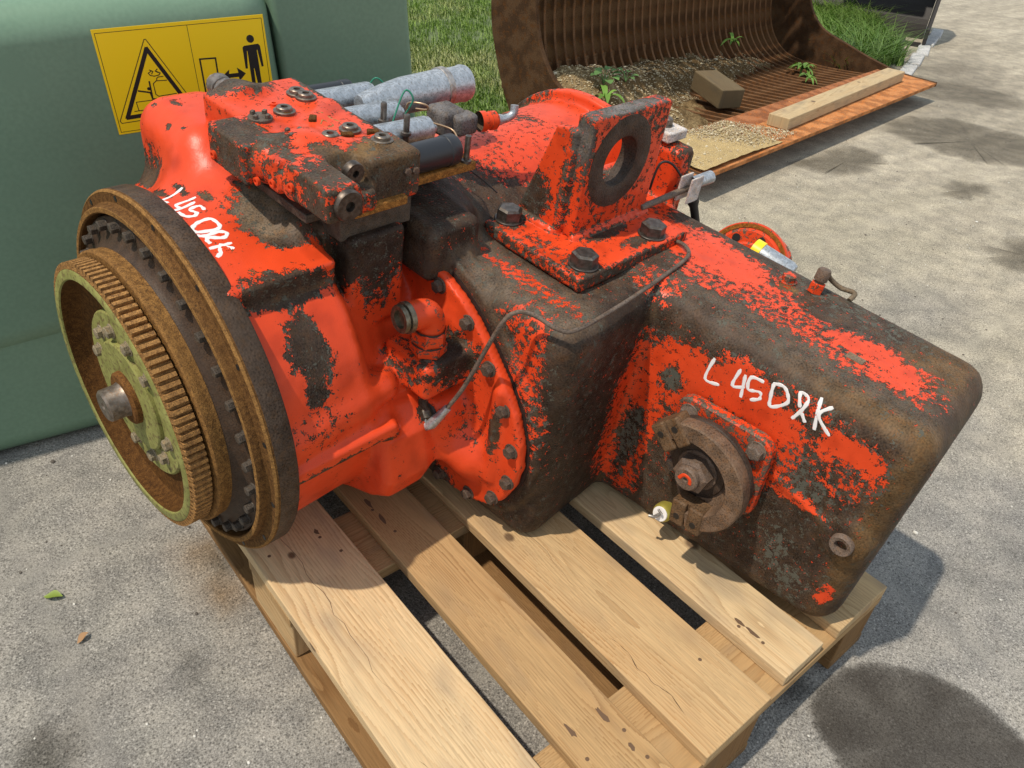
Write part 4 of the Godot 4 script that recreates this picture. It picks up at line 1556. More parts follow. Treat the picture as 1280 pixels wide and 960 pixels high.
# ================================================================ the gearbox, in its own axes: x to the valve side, y up, z away from the flange
func gearbox_castings() -> void:
	var brown := Color(0.060, 0.045, 0.035)
	var oil := Color(0.033, 0.0245, 0.0195)  # oil film tone; also paints shade into sheltered faces and recesses
	var primer := Color(0.135, 0.135, 0.11)
	var ochre := Color(0.155, 0.098, 0.040)
	# --- converter housing
	var f := Field.new()
	f.rough_amp = 0.0004
	f.cyl(Vector3(0, 0, 0.018), Vector3(0, 0, 0.178), 0.256, 0.250, 0.016, 0.0)
	f.cyl(Vector3(0, 0, 0.16), Vector3(0, 0, 0.23), 0.235, 0.185, 0.02, 0.03)
	f.cyl(Vector3(0, 0, 0.2), Vector3(0, 0, 0.345), 0.175, 0.175, 0.01, 0.05)
	var cov := PackedVector2Array([Vector2(-0.1, 0.19), Vector2(-0.156, 0.187), Vector2(-0.198, 0.173), Vector2(-0.239, 0.156), Vector2(-0.271, 0.136), Vector2(-0.306, 0.107), Vector2(-0.346, 0.067), Vector2(-0.377, 0.026), Vector2(-0.397, -0.020), Vector2(-0.404, -0.064), Vector2(-0.399, -0.108), Vector2(-0.382, -0.152), Vector2(-0.356, -0.184), Vector2(-0.320, -0.203), Vector2(-0.261, -0.217), Vector2(-0.215, -0.222), Vector2(0.12, -0.222), Vector2(0.2, -0.15), Vector2(0.2, 0.1), Vector2(0.1, 0.19)])
	f.prism(cov, 0.329, 0.347, 0.003, 0.012)
	# rib and ledge on the near side
	f.cap(Vector3(-0.240, 0.030, 0.03), Vector3(-0.222, 0.042, 0.205), 0.022, 0.024, 0.02)
	f.box(Vector3(-0.248, -0.004, 0.108), Vector3(0.048, 0.022, 0.19), 0.005, 0.02)
	f.prism(PackedVector2Array([Vector2(-0.19, 0.02), Vector2(-0.24, 0.01), Vector2(-0.272, -0.03), Vector2(-0.288, -0.10), Vector2(-0.278, -0.135), Vector2(-0.24, -0.165), Vector2(-0.17, -0.20), Vector2(-0.05, -0.2), Vector2(-0.05, 0.0)]), 0.175, 0.262, 0.018, 0.02)
	f.box(Vector3(-0.122, 0.219, 0.098), Vector3(0.075, 0.032, 0.155), 0.005, 0.012, 0, Vector3(0, 0, 0.12))
	# block and pad under the valve body
	f.box(Vector3(-0.10, 0.175, 0.243), Vector3(0.12, 0.15, 0.096), 0.008, 0.014)
	f.box(Vector3(0.02, 0.19, 0.235), Vector3(0.24, 0.13, 0.15), 0.012, 0.04)
	# hump on the far side
	f.box(Vector3(0.165, 0.232, 0.172), Vector3(0.185, 0.165, 0.135), 0.045, 0.06)
	f.box(Vector3(0.06, 0.215, 0.15), Vector3(0.16, 0.10, 0.10), 0.04, 0.06)
	f.cap(Vector3(0.195, 0.14, 0.062), Vector3(0.19, 0.15, 0.13), 0.042, 0.05, 0.05)
	# pump boss, elbow block, port
	f.cyl(Vector3(-0.185, 0.024, 0.222), Vector3(-0.185, 0.024, 0.335), 0.037, 0.037, 0.006, 0.02)
	f.box(Vector3(-0.229, 0.058, 0.288), Vector3(0.098, 0.060, 0.094), 0.009, 0.014)
	f.cyl(Vector3(-0.254, -0.024, 0.276), Vector3(-0.254, -0.024, 0.335), 0.027, 0.034, 0.005, 0.015)
	f.cap(Vector3(-0.19, -0.03, 0.27), Vector3(-0.30, -0.11, 0.325), 0.03, 0.03, 0.05)
	f.cap(Vector3(-0.342, 0.05, 0.328), Vector3(-0.352, -0.12, 0.328), 0.008, 0.007, 0.012)
	f.cap(Vector3(-0.18, 0.10, 0.33), Vector3(-0.24, 0.11, 0.33), 0.02, 0.01, 0.03)
	var w := Wear.new()
	w.base = brown
	w.paint = 1.0
	w.edge = 0.35
	w.bare(Vector3(-0.045, 0.250, 0.150), Vector3(0.050, 0.05, 0.042), Color(0.2, 0.165, 0.12), 0.7)
	w.bare(Vector3(-0.095, 0.238, 0.145), Vector3(0.028, 0.05, 0.036))
	w.painted(Vector3(-0.11, 0.24, 0.175), Vector3(0.025, 0.03, 0.016), 0.8)
	w.bare(Vector3(-0.150, 0.212, 0.10), Vector3(0.028, 0.022, 0.09), oil, 0.5)
	w.bare(Vector3(0.250, 0.215, 0.118), Vector3(0.030, 0.055, 0.034))
	for q in [Vector3(0.19, 0.315, 0.15), Vector3(0.125, 0.312, 0.125), Vector3(0.155, 0.295, 0.118), Vector3(0.215, 0.30, 0.128), Vector3(0.085, 0.285, 0.13), Vector3(0.06, 0.27, 0.12), Vector3(0.11, 0.27, 0.11), Vector3(0.17, 0.25, 0.105)]:
		w.bare(q, Vector3(0.0075, 0.012, 0.004) * (0.55 + 70.0 * fposmod(q.x * 13.7, 0.012)))
	w.tint(Vector3(-0.11, 0.245, 0.07), Vector3(0.03, 0.02, 0.04), ochre)
	w.bare(Vector3(-0.213, 0.140, 0.098), Vector3(0.042, 0.052, 0.030), oil, 0.4)
	w.bare(Vector3(-0.236, 0.095, 0.087), Vector3(0.02, 0.025, 0.016), oil, 0.6)
	w.painted(Vector3(-0.245, 0.05, 0.08), Vector3(0.03, 0.025, 0.06), 0.72)
	w.bare(Vector3(0.083, 0.243, 0.062), Vector3(0.03, 0.02, 0.006))
	w.bare(Vector3(0.06, 0.25, 0.080), Vector3(0.02, 0.02, 0.006))
	w.bare(Vector3(0.017, 0.255, 0.092), Vector3(0.012, 0.02, 0.006), ochre, 0.5)
	w.bare(Vector3(0.205, 0.225, 0.092), Vector3(0.075, 0.055, 0.014), brown, 0.5)
	w.bare(Vector3(-0.115, 0.205, 0.243), Vector3(0.085, 0.072, 0.080), oil, 0.8)
	w.bare(Vector3(-0.05, 0.255, 0.25), Vector3(0.22, 0.03, 0.07), oil, 0.6)
	w.bare(Vector3(-0.238, 0.066, 0.297), Vector3(0.060, 0.040, 0.060), oil, 0.8)
	w.bare(Vector3(-0.268, -0.014, 0.10), Vector3(0.02, 0.008, 0.12), oil, 0.5)
	w.painted(Vector3(-0.28, -0.06, 0.32), Vector3(0.05, 0.05, 0.03), 0.72)
	w.bare(Vector3(-0.245, -0.02, 0.27), Vector3(0.03, 0.02, 0.03), brown, 0.4)
	w.bare(Vector3(-0.155, -0.15, 0.27), Vector3(0.05, 0.06, 0.03), oil, 0.6)
	w.bare(Vector3(-0.348, -0.02, 0.325), Vector3(0.010, 0.05, 0.012), oil, 0.6)
	w.bare(Vector3(-0.22, -0.215, 0.335), Vector3(0.05, 0.035, 0.03), oil, 0.7)
	w.bare(Vector3(-0.245, -0.09, 0.24), Vector3(0.022, 0.02, 0.04))
	casting("converter_housing", f, Vector3(-0.43, -0.30, 0.0), Vector3(0.34, 0.36, 0.36), 0.0055, w)

	# --- gear housing with the long sump
	f = Field.new()
	f.rough_amp = 0.0006
	f.hull(PackedFloat32Array([0, 0, -1, -0.354, -1, 0, 0.06, 0.452, 0, 1, 0, 0.183, -0.1125, -1, 0, 0.292, 1, 0, 0, 0.2, 0, 0, 1, 0.78]), 0.036, 0.0)
	f.prism(Geometry2D.offset_polygon(cov, 0.020, Geometry2D.JOIN_ROUND)[0], 0.3480, 0.385, 0.004, 0.012)
	f.hull(PackedFloat32Array([0, 0, -1, -0.557, 0, -0.326, 1, 0.775, 0, 1, 0, 0.190, -0.1125, -1, 0, 0.292, -1, 0.01, 0.05, 0.883, 1, 0, 0, -0.15]), 0.042, 0.02)
	f.box(Vector3(-0.05, 0.19, 0.395), Vector3(0.20, 0.095, 0.09), 0.02, 0.03)
	f.cyl(Vector3(0.0, 0.05, 0.40), Vector3(0.0, 0.05, 0.85), 0.195, 0.215, 0.02, 0.05)
	f.cyl(Vector3(-0.01, 0.045, 0.842), Vector3(-0.01, 0.045, 0.868), 0.243, 0.243, 0.005, 0.012)
	f.box(Vector3(-0.218, 0.19, 0.832), Vector3(0.075, 0.19, 0.05), 0.012, 0.02)
	f.cyl(Vector3(-0.813, -0.008, 0.553), Vector3(-0.813, -0.008, 0.60), 0.034, 0.034, 0.004, 0.012)
	f.cap(Vector3(-0.685, 0.02, 0.558), Vector3(-0.79, -0.005, 0.558), 0.004, 0.005, 0.006)
	f.box(Vector3(-0.115, 0.20, 0.36), Vector3(0.15, 0.085, 0.10), 0.012, 0.02)
	w = Wear.new()
	w.base = brown
	w.paint = 0.0
	w.fleck = 0.05
	w.grime = 0.5
	w.edge = 0.5
	w.edge_tint = Color(0.17, 0.115, 0.055)
	# front face of the sump
	w.painted(Vector3(-0.50, 0.085, 0.55), Vector3(0.085, 0.062, 0.03), 0.95)
	w.painted(Vector3(-0.60, 0.118, 0.55), Vector3(0.080, 0.045, 0.03), 0.95)
	w.painted(Vector3(-0.655, 0.095, 0.55), Vector3(0.045, 0.035, 0.03), 0.92)
	w.painted(Vector3(-0.69, 0.152, 0.55), Vector3(0.07, 0.022, 0.03), 0.36)
	w.painted(Vector3(-0.765, 0.112, 0.55), Vector3(0.046, 0.042, 0.03), 1.0)
	w.painted(Vector3(-0.77, 0.075, 0.55), Vector3(0.05, 0.03, 0.03), 0.35)
	w.painted(Vector3(-0.44, 0.0, 0.55), Vector3(0.05, 0.09, 0.04), 0.80)
	w.painted(Vector3(-0.445, -0.12, 0.55), Vector3(0.045, 0.085, 0.04), 0.78)
	w.painted(Vector3(-0.735, 0.008, 0.55), Vector3(0.055, 0.012, 0.03), 0.75)
	w.painted(Vector3(-0.69, 0.04, 0.55), Vector3(0.02, 0.04, 0.03), 0.6)
	w.painted(Vector3(-0.828, -0.12, 0.56), Vector3(0.012, 0.02, 0.02), 0.8)
	w.bare(Vector3(-0.487, 0.068, 0.55), Vector3(0.022, 0.026, 0.03))
	w.prime(Vector3(-0.487, 0.068, 0.55), Vector3(0.022, 0.026, 0.03), 0.68)
	w.prime(Vector3(-0.70, 0.060, 0.55), Vector3(0.035, 0.03, 0.03), 0.59)
	w.prime(Vector3(-0.735, 0.035, 0.55), Vector3(0.04, 0.022, 0.03), 0.56)
	w.prime(Vector3(-0.735, -0.10, 0.55), Vector3(0.022, 0.045, 0.03), 0.50)
	w.prime(Vector3(-0.775, -0.13, 0.55), Vector3(0.035, 0.02, 0.03), 0.50)
	w.prime(Vector3(-0.78, -0.17, 0.55), Vector3(0.02, 0.035, 0.03), 0.43)
	w.prime(Vector3(-0.66, -0.10, 0.55), Vector3(0.04, 0.03, 0.03), 0.31)
	w.bare(Vector3(-0.45, -0.10, 0.55), Vector3(0.02, 0.07, 0.03))
	w.prime(Vector3(-0.45, -0.10, 0.55), Vector3(0.02, 0.07, 0.03), 0.52)
	w.tint(Vector3(-0.76, -0.08, 0.55), Vector3(0.09, 0.13, 0.03), oil, 0.5)
	# right end, worn to ochre at its edges
	w.tint(Vector3(-0.83, 0.05, 0.58), Vector3(0.02, 0.2, 0.05), ochre, 0.55)
	w.tint(Vector3(-0.76, 0.185, 0.575), Vector3(0.10, 0.02, 0.03), ochre, 0.5)
	# top of the sump
	w.painted(Vector3(-0.42, 0.19, 0.715), Vector3(0.115, 0.03, 0.060), 0.97)
	w.painted(Vector3(-0.45, 0.19, 0.655), Vector3(0.08, 0.03, 0.030), 0.6)
	w.painted(Vector3(-0.705, 0.19, 0.675), Vector3(0.10, 0.03, 0.044), 0.98)
	w.painted(Vector3(-0.60, 0.19, 0.655), Vector3(0.12, 0.03, 0.025), 0.45)
	w.painted(Vector3(-0.56, 0.19, 0.69), Vector3(0.06, 0.03, 0.02), 0.6)
	w.bare(Vector3(-0.355, 0.19, 0.745), Vector3(0.014, 0.03, 0.010))
	w.prime(Vector3(-0.355, 0.19, 0.745), Vector3(0.014, 0.03, 0.010), 0.45)
	w.prime(Vector3(-0.62, 0.19, 0.78), Vector3(0.15, 0.03, 0.03), 0.43)
	w.tint(Vector3(-0.535, 0.19, 0.745), Vector3(0.02, 0.03, 0.012), ochre, 0.9)
	w.tint(Vector3(-0.78, 0.17, 0.74), Vector3(0.05, 0.05, 0.08), ochre, 0.5)
	# main housing: streaks by the mounting plate and down the front corner
	w.painted(Vector3(-0.28, 0.19, 0.415), Vector3(0.11, 0.03, 0.017), 0.55)
	w.painted(Vector3(-0.36, 0.10, 0.36), Vector3(0.032, 0.10, 0.03), 0.62)
	w.painted(Vector3(-0.33, 0.16, 0.36), Vector3(0.04, 0.03, 0.03), 0.5)
	w.painted(Vector3(-0.40, -0.02, 0.37), Vector3(0.02, 0.07, 0.03), 0.5)
	w.painted(Vector3(-0.405, 0.18, 0.58), Vector3(0.04, 0.03, 0.03), 0.5)
	w.tint(Vector3(-0.40, -0.05, 0.40), Vector3(0.05, 0.16, 0.09), oil, 0.75)
	w.tint(Vector3(-0.43, 0.02, 0.50), Vector3(0.05, 0.3, 0.07), oil, 0.85)
	w.tint(Vector3(-0.13, 0.22, 0.40), Vector3(0.12, 0.06, 0.07), oil, 0.6)
	w.prime(Vector3(-0.36, 0.1, 0.36), Vector3(0.06, 0.1, 0.03), 0.25)
	w.tint(Vector3(-0.27, 0.185, 0.40), Vector3(0.17, 0.03, 0.05), Color(0.125, 0.104, 0.080), 0.7)  # lighter tan paints the sunlit look of the housing top
	w.tint(Vector3(-0.62, 0.185, 0.615), Vector3(0.20, 0.02, 0.035), Color(0.105, 0.086, 0.065), 0.65)  # paler band, sunlight painted along the sump top
	# rear clutch case
	w.painted(Vector3(-0.02, 0.26, 0.80), Vector3(0.16, 0.09, 0.085), 0.96)
	w.painted(Vector3(-0.06, 0.25, 0.66), Vector3(0.12, 0.08, 0.09), 0.84)
	w.painted(Vector3(0.02, 0.25, 0.55), Vector3(0.10, 0.07, 0.06), 0.80)
	w.painted(Vector3(0.0, 0.22, 0.47), Vector3(0.12, 0.08, 0.05), 0.25)
	w.painted(Vector3(-0.22, 0.20, 0.81), Vector3(0.06, 0.085, 0.06), 0.82)
	w.painted(Vector3(-0.30, 0.19, 0.70), Vector3(0.10, 0.03, 0.05), 0.95)
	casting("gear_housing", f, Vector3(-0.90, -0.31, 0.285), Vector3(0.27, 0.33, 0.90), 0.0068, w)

	# --- valve body
	f = Field.new()
	f.rough_amp = 0.0003
	f.box(Vector3(-0.012, 0.322, 0.232), Vector3(0.285, 0.062, 0.148), 0.007, 0.0)
	f.box(Vector3(-0.130, 0.325, 0.262), Vector3(0.072, 0.064, 0.086), 0.007, 0.006)
	f.box(Vector3(-0.168, 0.3385, 0.153), Vector3(0.086, 0.043, 0.051), 0.003, 0.004)
	f.box(Vector3(-0.012, 0.329, 0.138), Vector3(0.088, 0.052, 0.052), 0.003, 0.004)
	f.cap(Vector3(-0.058, 0.330, 0.150), Vector3(-0.130, 0.330, 0.152), 0.025, 0.022, 0.012)
	f.cap(Vector3(-0.058, 0.330, 0.150), Vector3(-0.058, 0.335, 0.20), 0.026, 0.028, 0.012)
	f.cap(Vector3(-0.122, 0.330, 0.150), Vector3(-0.122, 0.335, 0.20), 0.020, 0.024, 0.012)
	f.box(Vector3(-0.096, 0.332, 0.142), Vector3(0.026, 0.042, 0.03), 0.003, 0.004)
	f.cap(Vector3(-0.20, 0.360, 0.201), Vector3(-0.150, 0.358, 0.199), 0.026, 0.022, 0.010, 1)
	f.box(Vector3(-0.155, 0.312, 0.200), Vector3(0.05, 0.03, 0.05), 0.008, 0.01)
	f.cyl(Vector3(0.09, 0.333, 0.208), Vector3(0.142, 0.338, 0.204), 0.034, 0.022, 0.006, 0.02)
	for q in [[0.013, 0.214], [-0.084, 0.219], [-0.074, 0.257], [-0.119, 0.275], [0.060, 0.264], [0.043, 0.267], [0.008, 0.175], [-0.059, 0.184]]:
		f.cyl(Vector3(q[0], 0.34, q[1]), Vector3(q[0], 0.3555, q[1]), 0.017, 0.0155, 0.003, 0.006)
	f.cap(Vector3(-0.02, 0.345, 0.24), Vector3(0.02, 0.345, 0.29), 0.012, 0.012, 0.015)
	f.cap(Vector3(-0.075, 0.345, 0.19), Vector3(-0.12, 0.338, 0.25), 0.016, 0.012, 0.02)
	w = Wear.new()
	w.base = Color(0.068, 0.052, 0.039)
	w.paint = 0.90
	w.reach = 0.005
	w.edge = 0.5
	w.grime = 0.45
	w.edge_tint = Color(0.18, 0.13, 0.07)
	w.bare(Vector3(-0.175, 0.33, 0.155), Vector3(0.055, 0.05, 0.045))
	w.bare(Vector3(-0.155, 0.325, 0.245), Vector3(0.040, 0.05, 0.070), oil, 0.2)
	w.bare(Vector3(-0.014, 0.335, 0.132), Vector3(0.06, 0.05, 0.040))
	w.bare(Vector3(-0.096, 0.335, 0.135), Vector3(0.022, 0.04, 0.02))
	w.bare(Vector3(-0.055, 0.355, 0.155), Vector3(0.02, 0.02, 0.018))
	w.prime(Vector3(-0.055, 0.355, 0.155), Vector3(0.02, 0.02, 0.018), 0.45)
	w.bare(Vector3(0.122, 0.345, 0.208), Vector3(0.034, 0.05, 0.04))
	w.bare(Vector3(-0.142, 0.355, 0.265), Vector3(0.034, 0.02, 0.045), ochre, 0.4)
	w.bare(Vector3(-0.125, 0.355, 0.195), Vector3(0.030, 0.014, 0.018), ochre, 0.3)
	w.bare(Vector3(0.0, 0.35, 0.305), Vector3(0.2, 0.02, 0.010))
	w.tint(Vector3(-0.13, 0.354, 0.24), Vector3(0.02, 0.02, 0.02), ochre, 0.8)
	w.painted(Vector3(-0.10, 0.33, 0.128), Vector3(0.06, 0.03, 0.02), 0.6)
	casting("valve_body", f, Vector3(-0.235, 0.285, 0.095), Vector3(0.16, 0.385, 0.325), 0.0034, w)


	# --- mounting bracket: plate, eye, gussets, welds
	f = Field.new()
	f.rough_amp = 0.0003
	f.box(Vector3(-0.253, 0.196, 0.587), Vector3(0.202, 0.022, 0.272), 0.0015, 0.0)
	f.box(Vector3(-0.252, 0.301, 0.621), Vector3(0.031, 0.186, 0.186), 0.0015, 0.0)
	f.cyl(Vector3(-0.30, 0.317, 0.609), Vector3(-0.20, 0.317, 0.609), 0.040, 0.040, 0.0, 0.002, 1)
	for z in [0.5275, 0.7090]:
		f.prism(PackedVector2Array([Vector2(-0.236, 0.20), Vector2(-0.156, 0.20), Vector2(-0.158, 0.216), Vector2(-0.208, 0.366), Vector2(-0.230, 0.372), Vector2(-0.236, 0.365)]), z - 0.009, z + 0.009, 0.0015, 0.002)
	f.box(Vector3(-0.228, 0.24, 0.618), Vector3(0.02, 0.09, 0.15), 0.003, 0.004)
	for q in [[Vector3(-0.269, 0.208, 0.53), Vector3(-0.269, 0.208, 0.712), 0.0075], [Vector3(-0.240, 0.21, 0.5265), Vector3(-0.239, 0.365, 0.5265), 0.0085], [Vector3(-0.235, 0.209, 0.517), Vector3(-0.160, 0.209, 0.517), 0.006]]:
		for i in 12:
			var a0: Vector3 = (q[0] as Vector3).lerp(q[1], i / 12.0)
			var a1: Vector3 = (q[0] as Vector3).lerp(q[1], (i + 1) / 12.0)
			f.cap(a0, a1, q[2] * (0.9 + 0.1 * sin(i * 2.1)), q[2] * (0.9 + 0.1 * sin(i * 2.1 + 2.1)), 0.003)
	w = Wear.new()
	w.base = brown
	w.paint = 0.90
	w.edge = 0.95
	w.reach = 0.0042
	w.grime = 0.3
	w.edge_tint = Color(0.17, 0.14, 0.10)
	w.spread = 0.6
	w.painted(Vector3(-0.267, 0.317, 0.609), Vector3(0.006, 0.085, 0.085), 0.5)
	w.bare(Vector3(-0.250, 0.317, 0.609), Vector3(0.03, 0.042, 0.042), Color(0.16, 0.15, 0.14), 0.8)
	w.bare(Vector3(-0.252, 0.396, 0.621), Vector3(0.03, 0.005, 0.12), Color(0.14, 0.14, 0.14), 0.9)
	w.bare(Vector3(-0.252, 0.36, 0.526), Vector3(0.025, 0.04, 0.010), Color(0.12, 0.115, 0.11), 0.8)
	w.bare(Vector3(-0.185, 0.245, 0.518), Vector3(0.032, 0.040, 0.012), oil, 0.3)
	w.painted(Vector3(-0.242, 0.28, 0.522), Vector3(0.010, 0.09, 0.012), 0.42)
	w.painted(Vector3(-0.355, 0.196, 0.587), Vector3(0.006, 0.03, 0.16), 0.25)
	w.painted(Vector3(-0.253, 0.196, 0.452), Vector3(0.13, 0.03, 0.006), 0.42)
	w.bare(Vector3(-0.327, 0.207, 0.487), Vector3(0.026, 0.01, 0.026))
	w.bare(Vector3(-0.327, 0.207, 0.62), Vector3(0.014, 0.01, 0.034))
	w.bare(Vector3(-0.171, 0.207, 0.487), Vector3(0.028, 0.01, 0.028))
	w.bare(Vector3(-0.285, 0.207, 0.60), Vector3(0.012, 0.01, 0.05), oil, 0.2)
	w.painted(Vector3(-0.25, 0.207, 0.475), Vector3(0.04, 0.01, 0.02), 0.5)
	w.painted(Vector3(-0.267, 0.37, 0.67), Vector3(0.01, 0.03, 0.05), 0.45)
	w.painted(Vector3(-0.267, 0.225, 0.57), Vector3(0.01, 0.016, 0.05), 0.6)
	casting("mounting_bracket", f, Vector3(-0.37, 0.175, 0.44), Vector3(-0.14, 0.41, 0.735), 0.0036, w)


func fallen(o: Node3D, name_: String, i: int) -> MeshInstance3D:
	var d: Array = done[i]
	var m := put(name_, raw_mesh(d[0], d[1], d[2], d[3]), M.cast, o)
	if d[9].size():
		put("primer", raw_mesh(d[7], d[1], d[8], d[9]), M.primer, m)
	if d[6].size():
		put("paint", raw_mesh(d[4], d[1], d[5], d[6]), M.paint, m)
	return m


# a small painted part: the bare mesh, and a chipped coat 0.4 mm over it
func coated(called: String, b: MB, cover: float, parent: Node, at := Transform3D.IDENTITY, bare_col := Color(0.25, 0.2, 0.16)) -> MeshInstance3D:
	for i in b.c.size():
		b.c[i] = bare_col
	var o := put(called, b.mesh(), M.cast, parent, at)
	var pv := PackedVector3Array()
	var pc := PackedColorArray()
	for i in b.v.size():
		pv.append(b.v[i] + b.n[i] * 0.0004)
		var k := clampf(cover * (1.0 + noise_a.get_noise_3dv((at * b.v[i]) * 1.7) * 0.7), 0, 1)
		pc.append(Color(1, 1, 1, hold_for(k)))
	put("paint", raw_mesh(pv, b.n, pc, b.ix), M.paint, o)
	return o


func pen(o: Node3D, called: String, strokes: Array, f: Field, to_3d: Callable, width: float) -> void:
	var every := f.all()
	var b := MB.new()
	for s in strokes:
		var pts := []
		var q := smooth(s, 5)
		for i in q.size():
			var r: Array = to_3d.call(q[i])
			var p: Vector3 = r[0]
			var n: Vector3 = r[1]
			for k in 4:
				p -= n * f.d(p, every)
			pts.append(p + n * 0.0004)
		var mid: Array = to_3d.call(q[q.size() / 2])
		var radii := []
		for i in pts.size():
			radii.append(width * (0.92 + 0.16 * sin(i * 1.7)) * (0.75 if i == 0 or i == pts.size() - 1 else 1.0))
		b.tube(pts, radii, 8, Vector2(1.0, 0.11), mid[1])
	put(called, b.mesh(), M.white, o)


func gearbox() -> void:
	var zl := Vector3(sin(0.106), 0, cos(0.106))
	var s := -zl.cross(Vector3.UP) * -1.0
	var hh := Vector3(-cos(0.106), 0, sin(0.106))
	var xl := -(hh * cos(deg_to_rad(5.5)) + Vector3(0, -1, 0) * sin(deg_to_rad(5.5)))
	var yl := zl.cross(xl)
	var o := thing("gearbox", "large worn orange gearbox with a toothed flywheel, lying on a wooden pallet", "gearbox", Transform3D(Basis(xl, yl, zl), Vector3(0.783, 0.422, -0.025)))
	box_root = o
	var conv := fallen(o, "converter_housing", 0)
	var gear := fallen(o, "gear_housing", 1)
	var valve := fallen(o, "valve_body", 2)
	conv.set_meta("label", "orange bell-shaped converter housing with peeled patches")
	gear.set_meta("label", "dark bare gear housing and sump with peeling orange paint")

	# flange ring
	var b := MB.new()
	b.col = Color(0.42, 0.37, 0.33)
	b.lathe([Vector2(0.2465, 0.03), Vector2(0.2475, -0.013), Vector2(0.2490, -0.0145), Vector2(0.2560, -0.0145), Vector2(0.2572, -0.0125), Vector2(0.2580, -0.004), Vector2(0.2605, -0.0015), Vector2(0.2735, -0.0015), Vector2(0.2762, 0.0012), Vector2(0.2768, 0.004)], 128)
	var ring := put("flange_ring", b.mesh(), M.rust, o)
	b = MB.new()
	b.col = Color(0.135, 0.105, 0.082)
	b.lathe([Vector2(0.2768, 0.004), Vector2(0.2768, 0.030), Vector2(0.274, 0.034), Vector2(0.24, 0.034)], 128)
	put("flange_rim", b.mesh(), M.cast, ring)
	b = MB.new()
	b.col = Color(0.75, 0.70, 0.6)
	b.lathe([Vector2(0.2488, -0.0146), Vector2(0.2496, -0.0152), Vector2(0.2554, -0.0152), Vector2(0.2562, -0.0146)], 128)
	b.lathe([Vector2(0.2722, -0.0014), Vector2(0.2734, -0.0020), Vector2(0.2756, -0.0006), Vector2(0.2766, 0.0014)], 128)
	put("worn_edge", b.mesh(), M.rust, ring)
	var hm := MB.new()
	hm.lathe([Vector2(0.0001, -0.0005), Vector2(0.0042, -0.0005), Vector2(0.0042, 0.002)], 12)
	var hole := hm.mesh()
	for i in 16:
		var a := TAU * (i + 0.3) / 16
		put("bolt_hole", hole, M.print, ring, Transform3D(Basis.IDENTITY, Vector3(cos(a) * 0.267, sin(a) * 0.267, -0.0015)))
	# converter: bolted plate, drum
	b = MB.new()
	b.col = Color(0.115, 0.082, 0.058)
	b.lathe([Vector2(0.204, -0.0238), Vector2(0.2065, -0.017), Vector2(0.212, -0.013), Vector2(0.219, -0.0085), Vector2(0.2415, -0.0075), Vector2(0.2430, -0.0062), Vector2(0.2430, 0.012), Vector2(0.252, 0.012)], 128)
	var drum := put("converter_cover", b.mesh(), M.oily, o)
	b = MB.new()
	b.col = Color(0.70, 0.64, 0.55)
	b.lathe([Vector2(0.185, -0.0440), Vector2(0.2030, -0.0440), Vector2(0.2055, -0.0420), Vector2(0.2058, -0.0350), Vector2(0.2046, -0.0320), Vector2(0.2046, -0.0240), Vector2(0.2040, -0.0235)], 128)
	put("drum_band", b.mesh(), M.rust, drum)
	hm = MB.new()
	hm.col = Color(0.16, 0.145, 0.125)
	hm.hexhead(0.0074, 0.0115, 1.15)
	var small_bolt := hm.mesh()
	for i in 32:
		var a := TAU * (i + 0.55) / 32
		put("bolt", small_bolt, M.oily, drum, place(Vector3(cos(a) * 0.2315, sin(a) * 0.2315, -0.0078), Vector3(0, 0, -1), i * 0.9))
	# ring gear
	b = MB.new()
	b.col = Color(0.95, 0.9, 0.85)
	var teeth := 112
	var z0 := -0.0750
	var z1 := -0.0460
	for i in teeth:
		var prof := [[0.0, 0.1915], [0.28, 0.1915], [0.40, 0.1985], [0.88, 0.1985], [1.0, 0.1915]]
		for k in 4:
			var a0: float = TAU * (i + prof[k][0]) / teeth
			var a1: float = TAU * (i + prof[k + 1][0]) / teeth
			var r0: float = prof[k][1]
			var r1: float = prof[k + 1][1]
			var p := Vector3(cos(a0) * r0, sin(a0) * r0, 0)
			var q := Vector3(cos(a1) * r1, sin(a1) * r1, 0)
			var nn := Vector3(q.y - p.y, p.x - q.x, 0).normalized()
			var cz := 0.0022 if k > 0 else 0.0
			b.flat4(p + Vector3(0, 0, z0 + cz), q + Vector3(0, 0, z0 + cz), q + Vector3(0, 0, z1 - cz), p + Vector3(0, 0, z1 - cz), nn)
			for e in [[z0, cz, -1.0], [z1, -cz, 1.0]]:
				var c0 := Vector3(cos(a0) * 0.1895, sin(a0) * 0.1895, e[0])
				var c1 := Vector3(cos(a1) * 0.1895, sin(a1) * 0.1895, e[0])
				b.flat4(c0, c1, q + Vector3(0, 0, e[0] + e[1]), p + Vector3(0, 0, e[0] + e[1]), Vector3(0, 0, e[2]))
	var rg := put("ring_gear", b.mesh(), M.rust, o)
	b = MB.new()
	b.lathe([Vector2(0.1745, -0.0745), Vector2(0.1760, -0.0765), Vector2(0.1870, -0.0765), Vector2(0.1892, -0.0750)], 96)
	put("rim", b.mesh(), M.olive, rg)
	b = MB.new()
	b.col = Color(0.30, 0.24, 0.19)
	b.lathe([Vector2(0.100, -0.0480), Vector2(0.146, -0.0470), Vector2(0.166, -0.0505), Vector2(0.1735, -0.0605), Vector2(0.1745, -0.0745)], 96)
	put("web", b.mesh(), M.rust, rg)
	b = MB.new()
	b.lathe([Vector2(0.0318, -0.0620), Vector2(0.0806, -0.0620), Vector2(0.0832, -0.0600), Vector2(0.0837, -0.0555), Vector2(0.1230, -0.0555), Vector2(0.1256, -0.0533), Vector2(0.1261, -0.0445)], 72)
	var hub := put("hub_disc", b.mesh(), M.olive, rg)
	hm = MB.new()
	hm.col = Color(0.5, 0.45, 0.32)
	hm.hexhead(0.0088, 0.009, 1.25)
	var hub_bolt := hm.mesh()
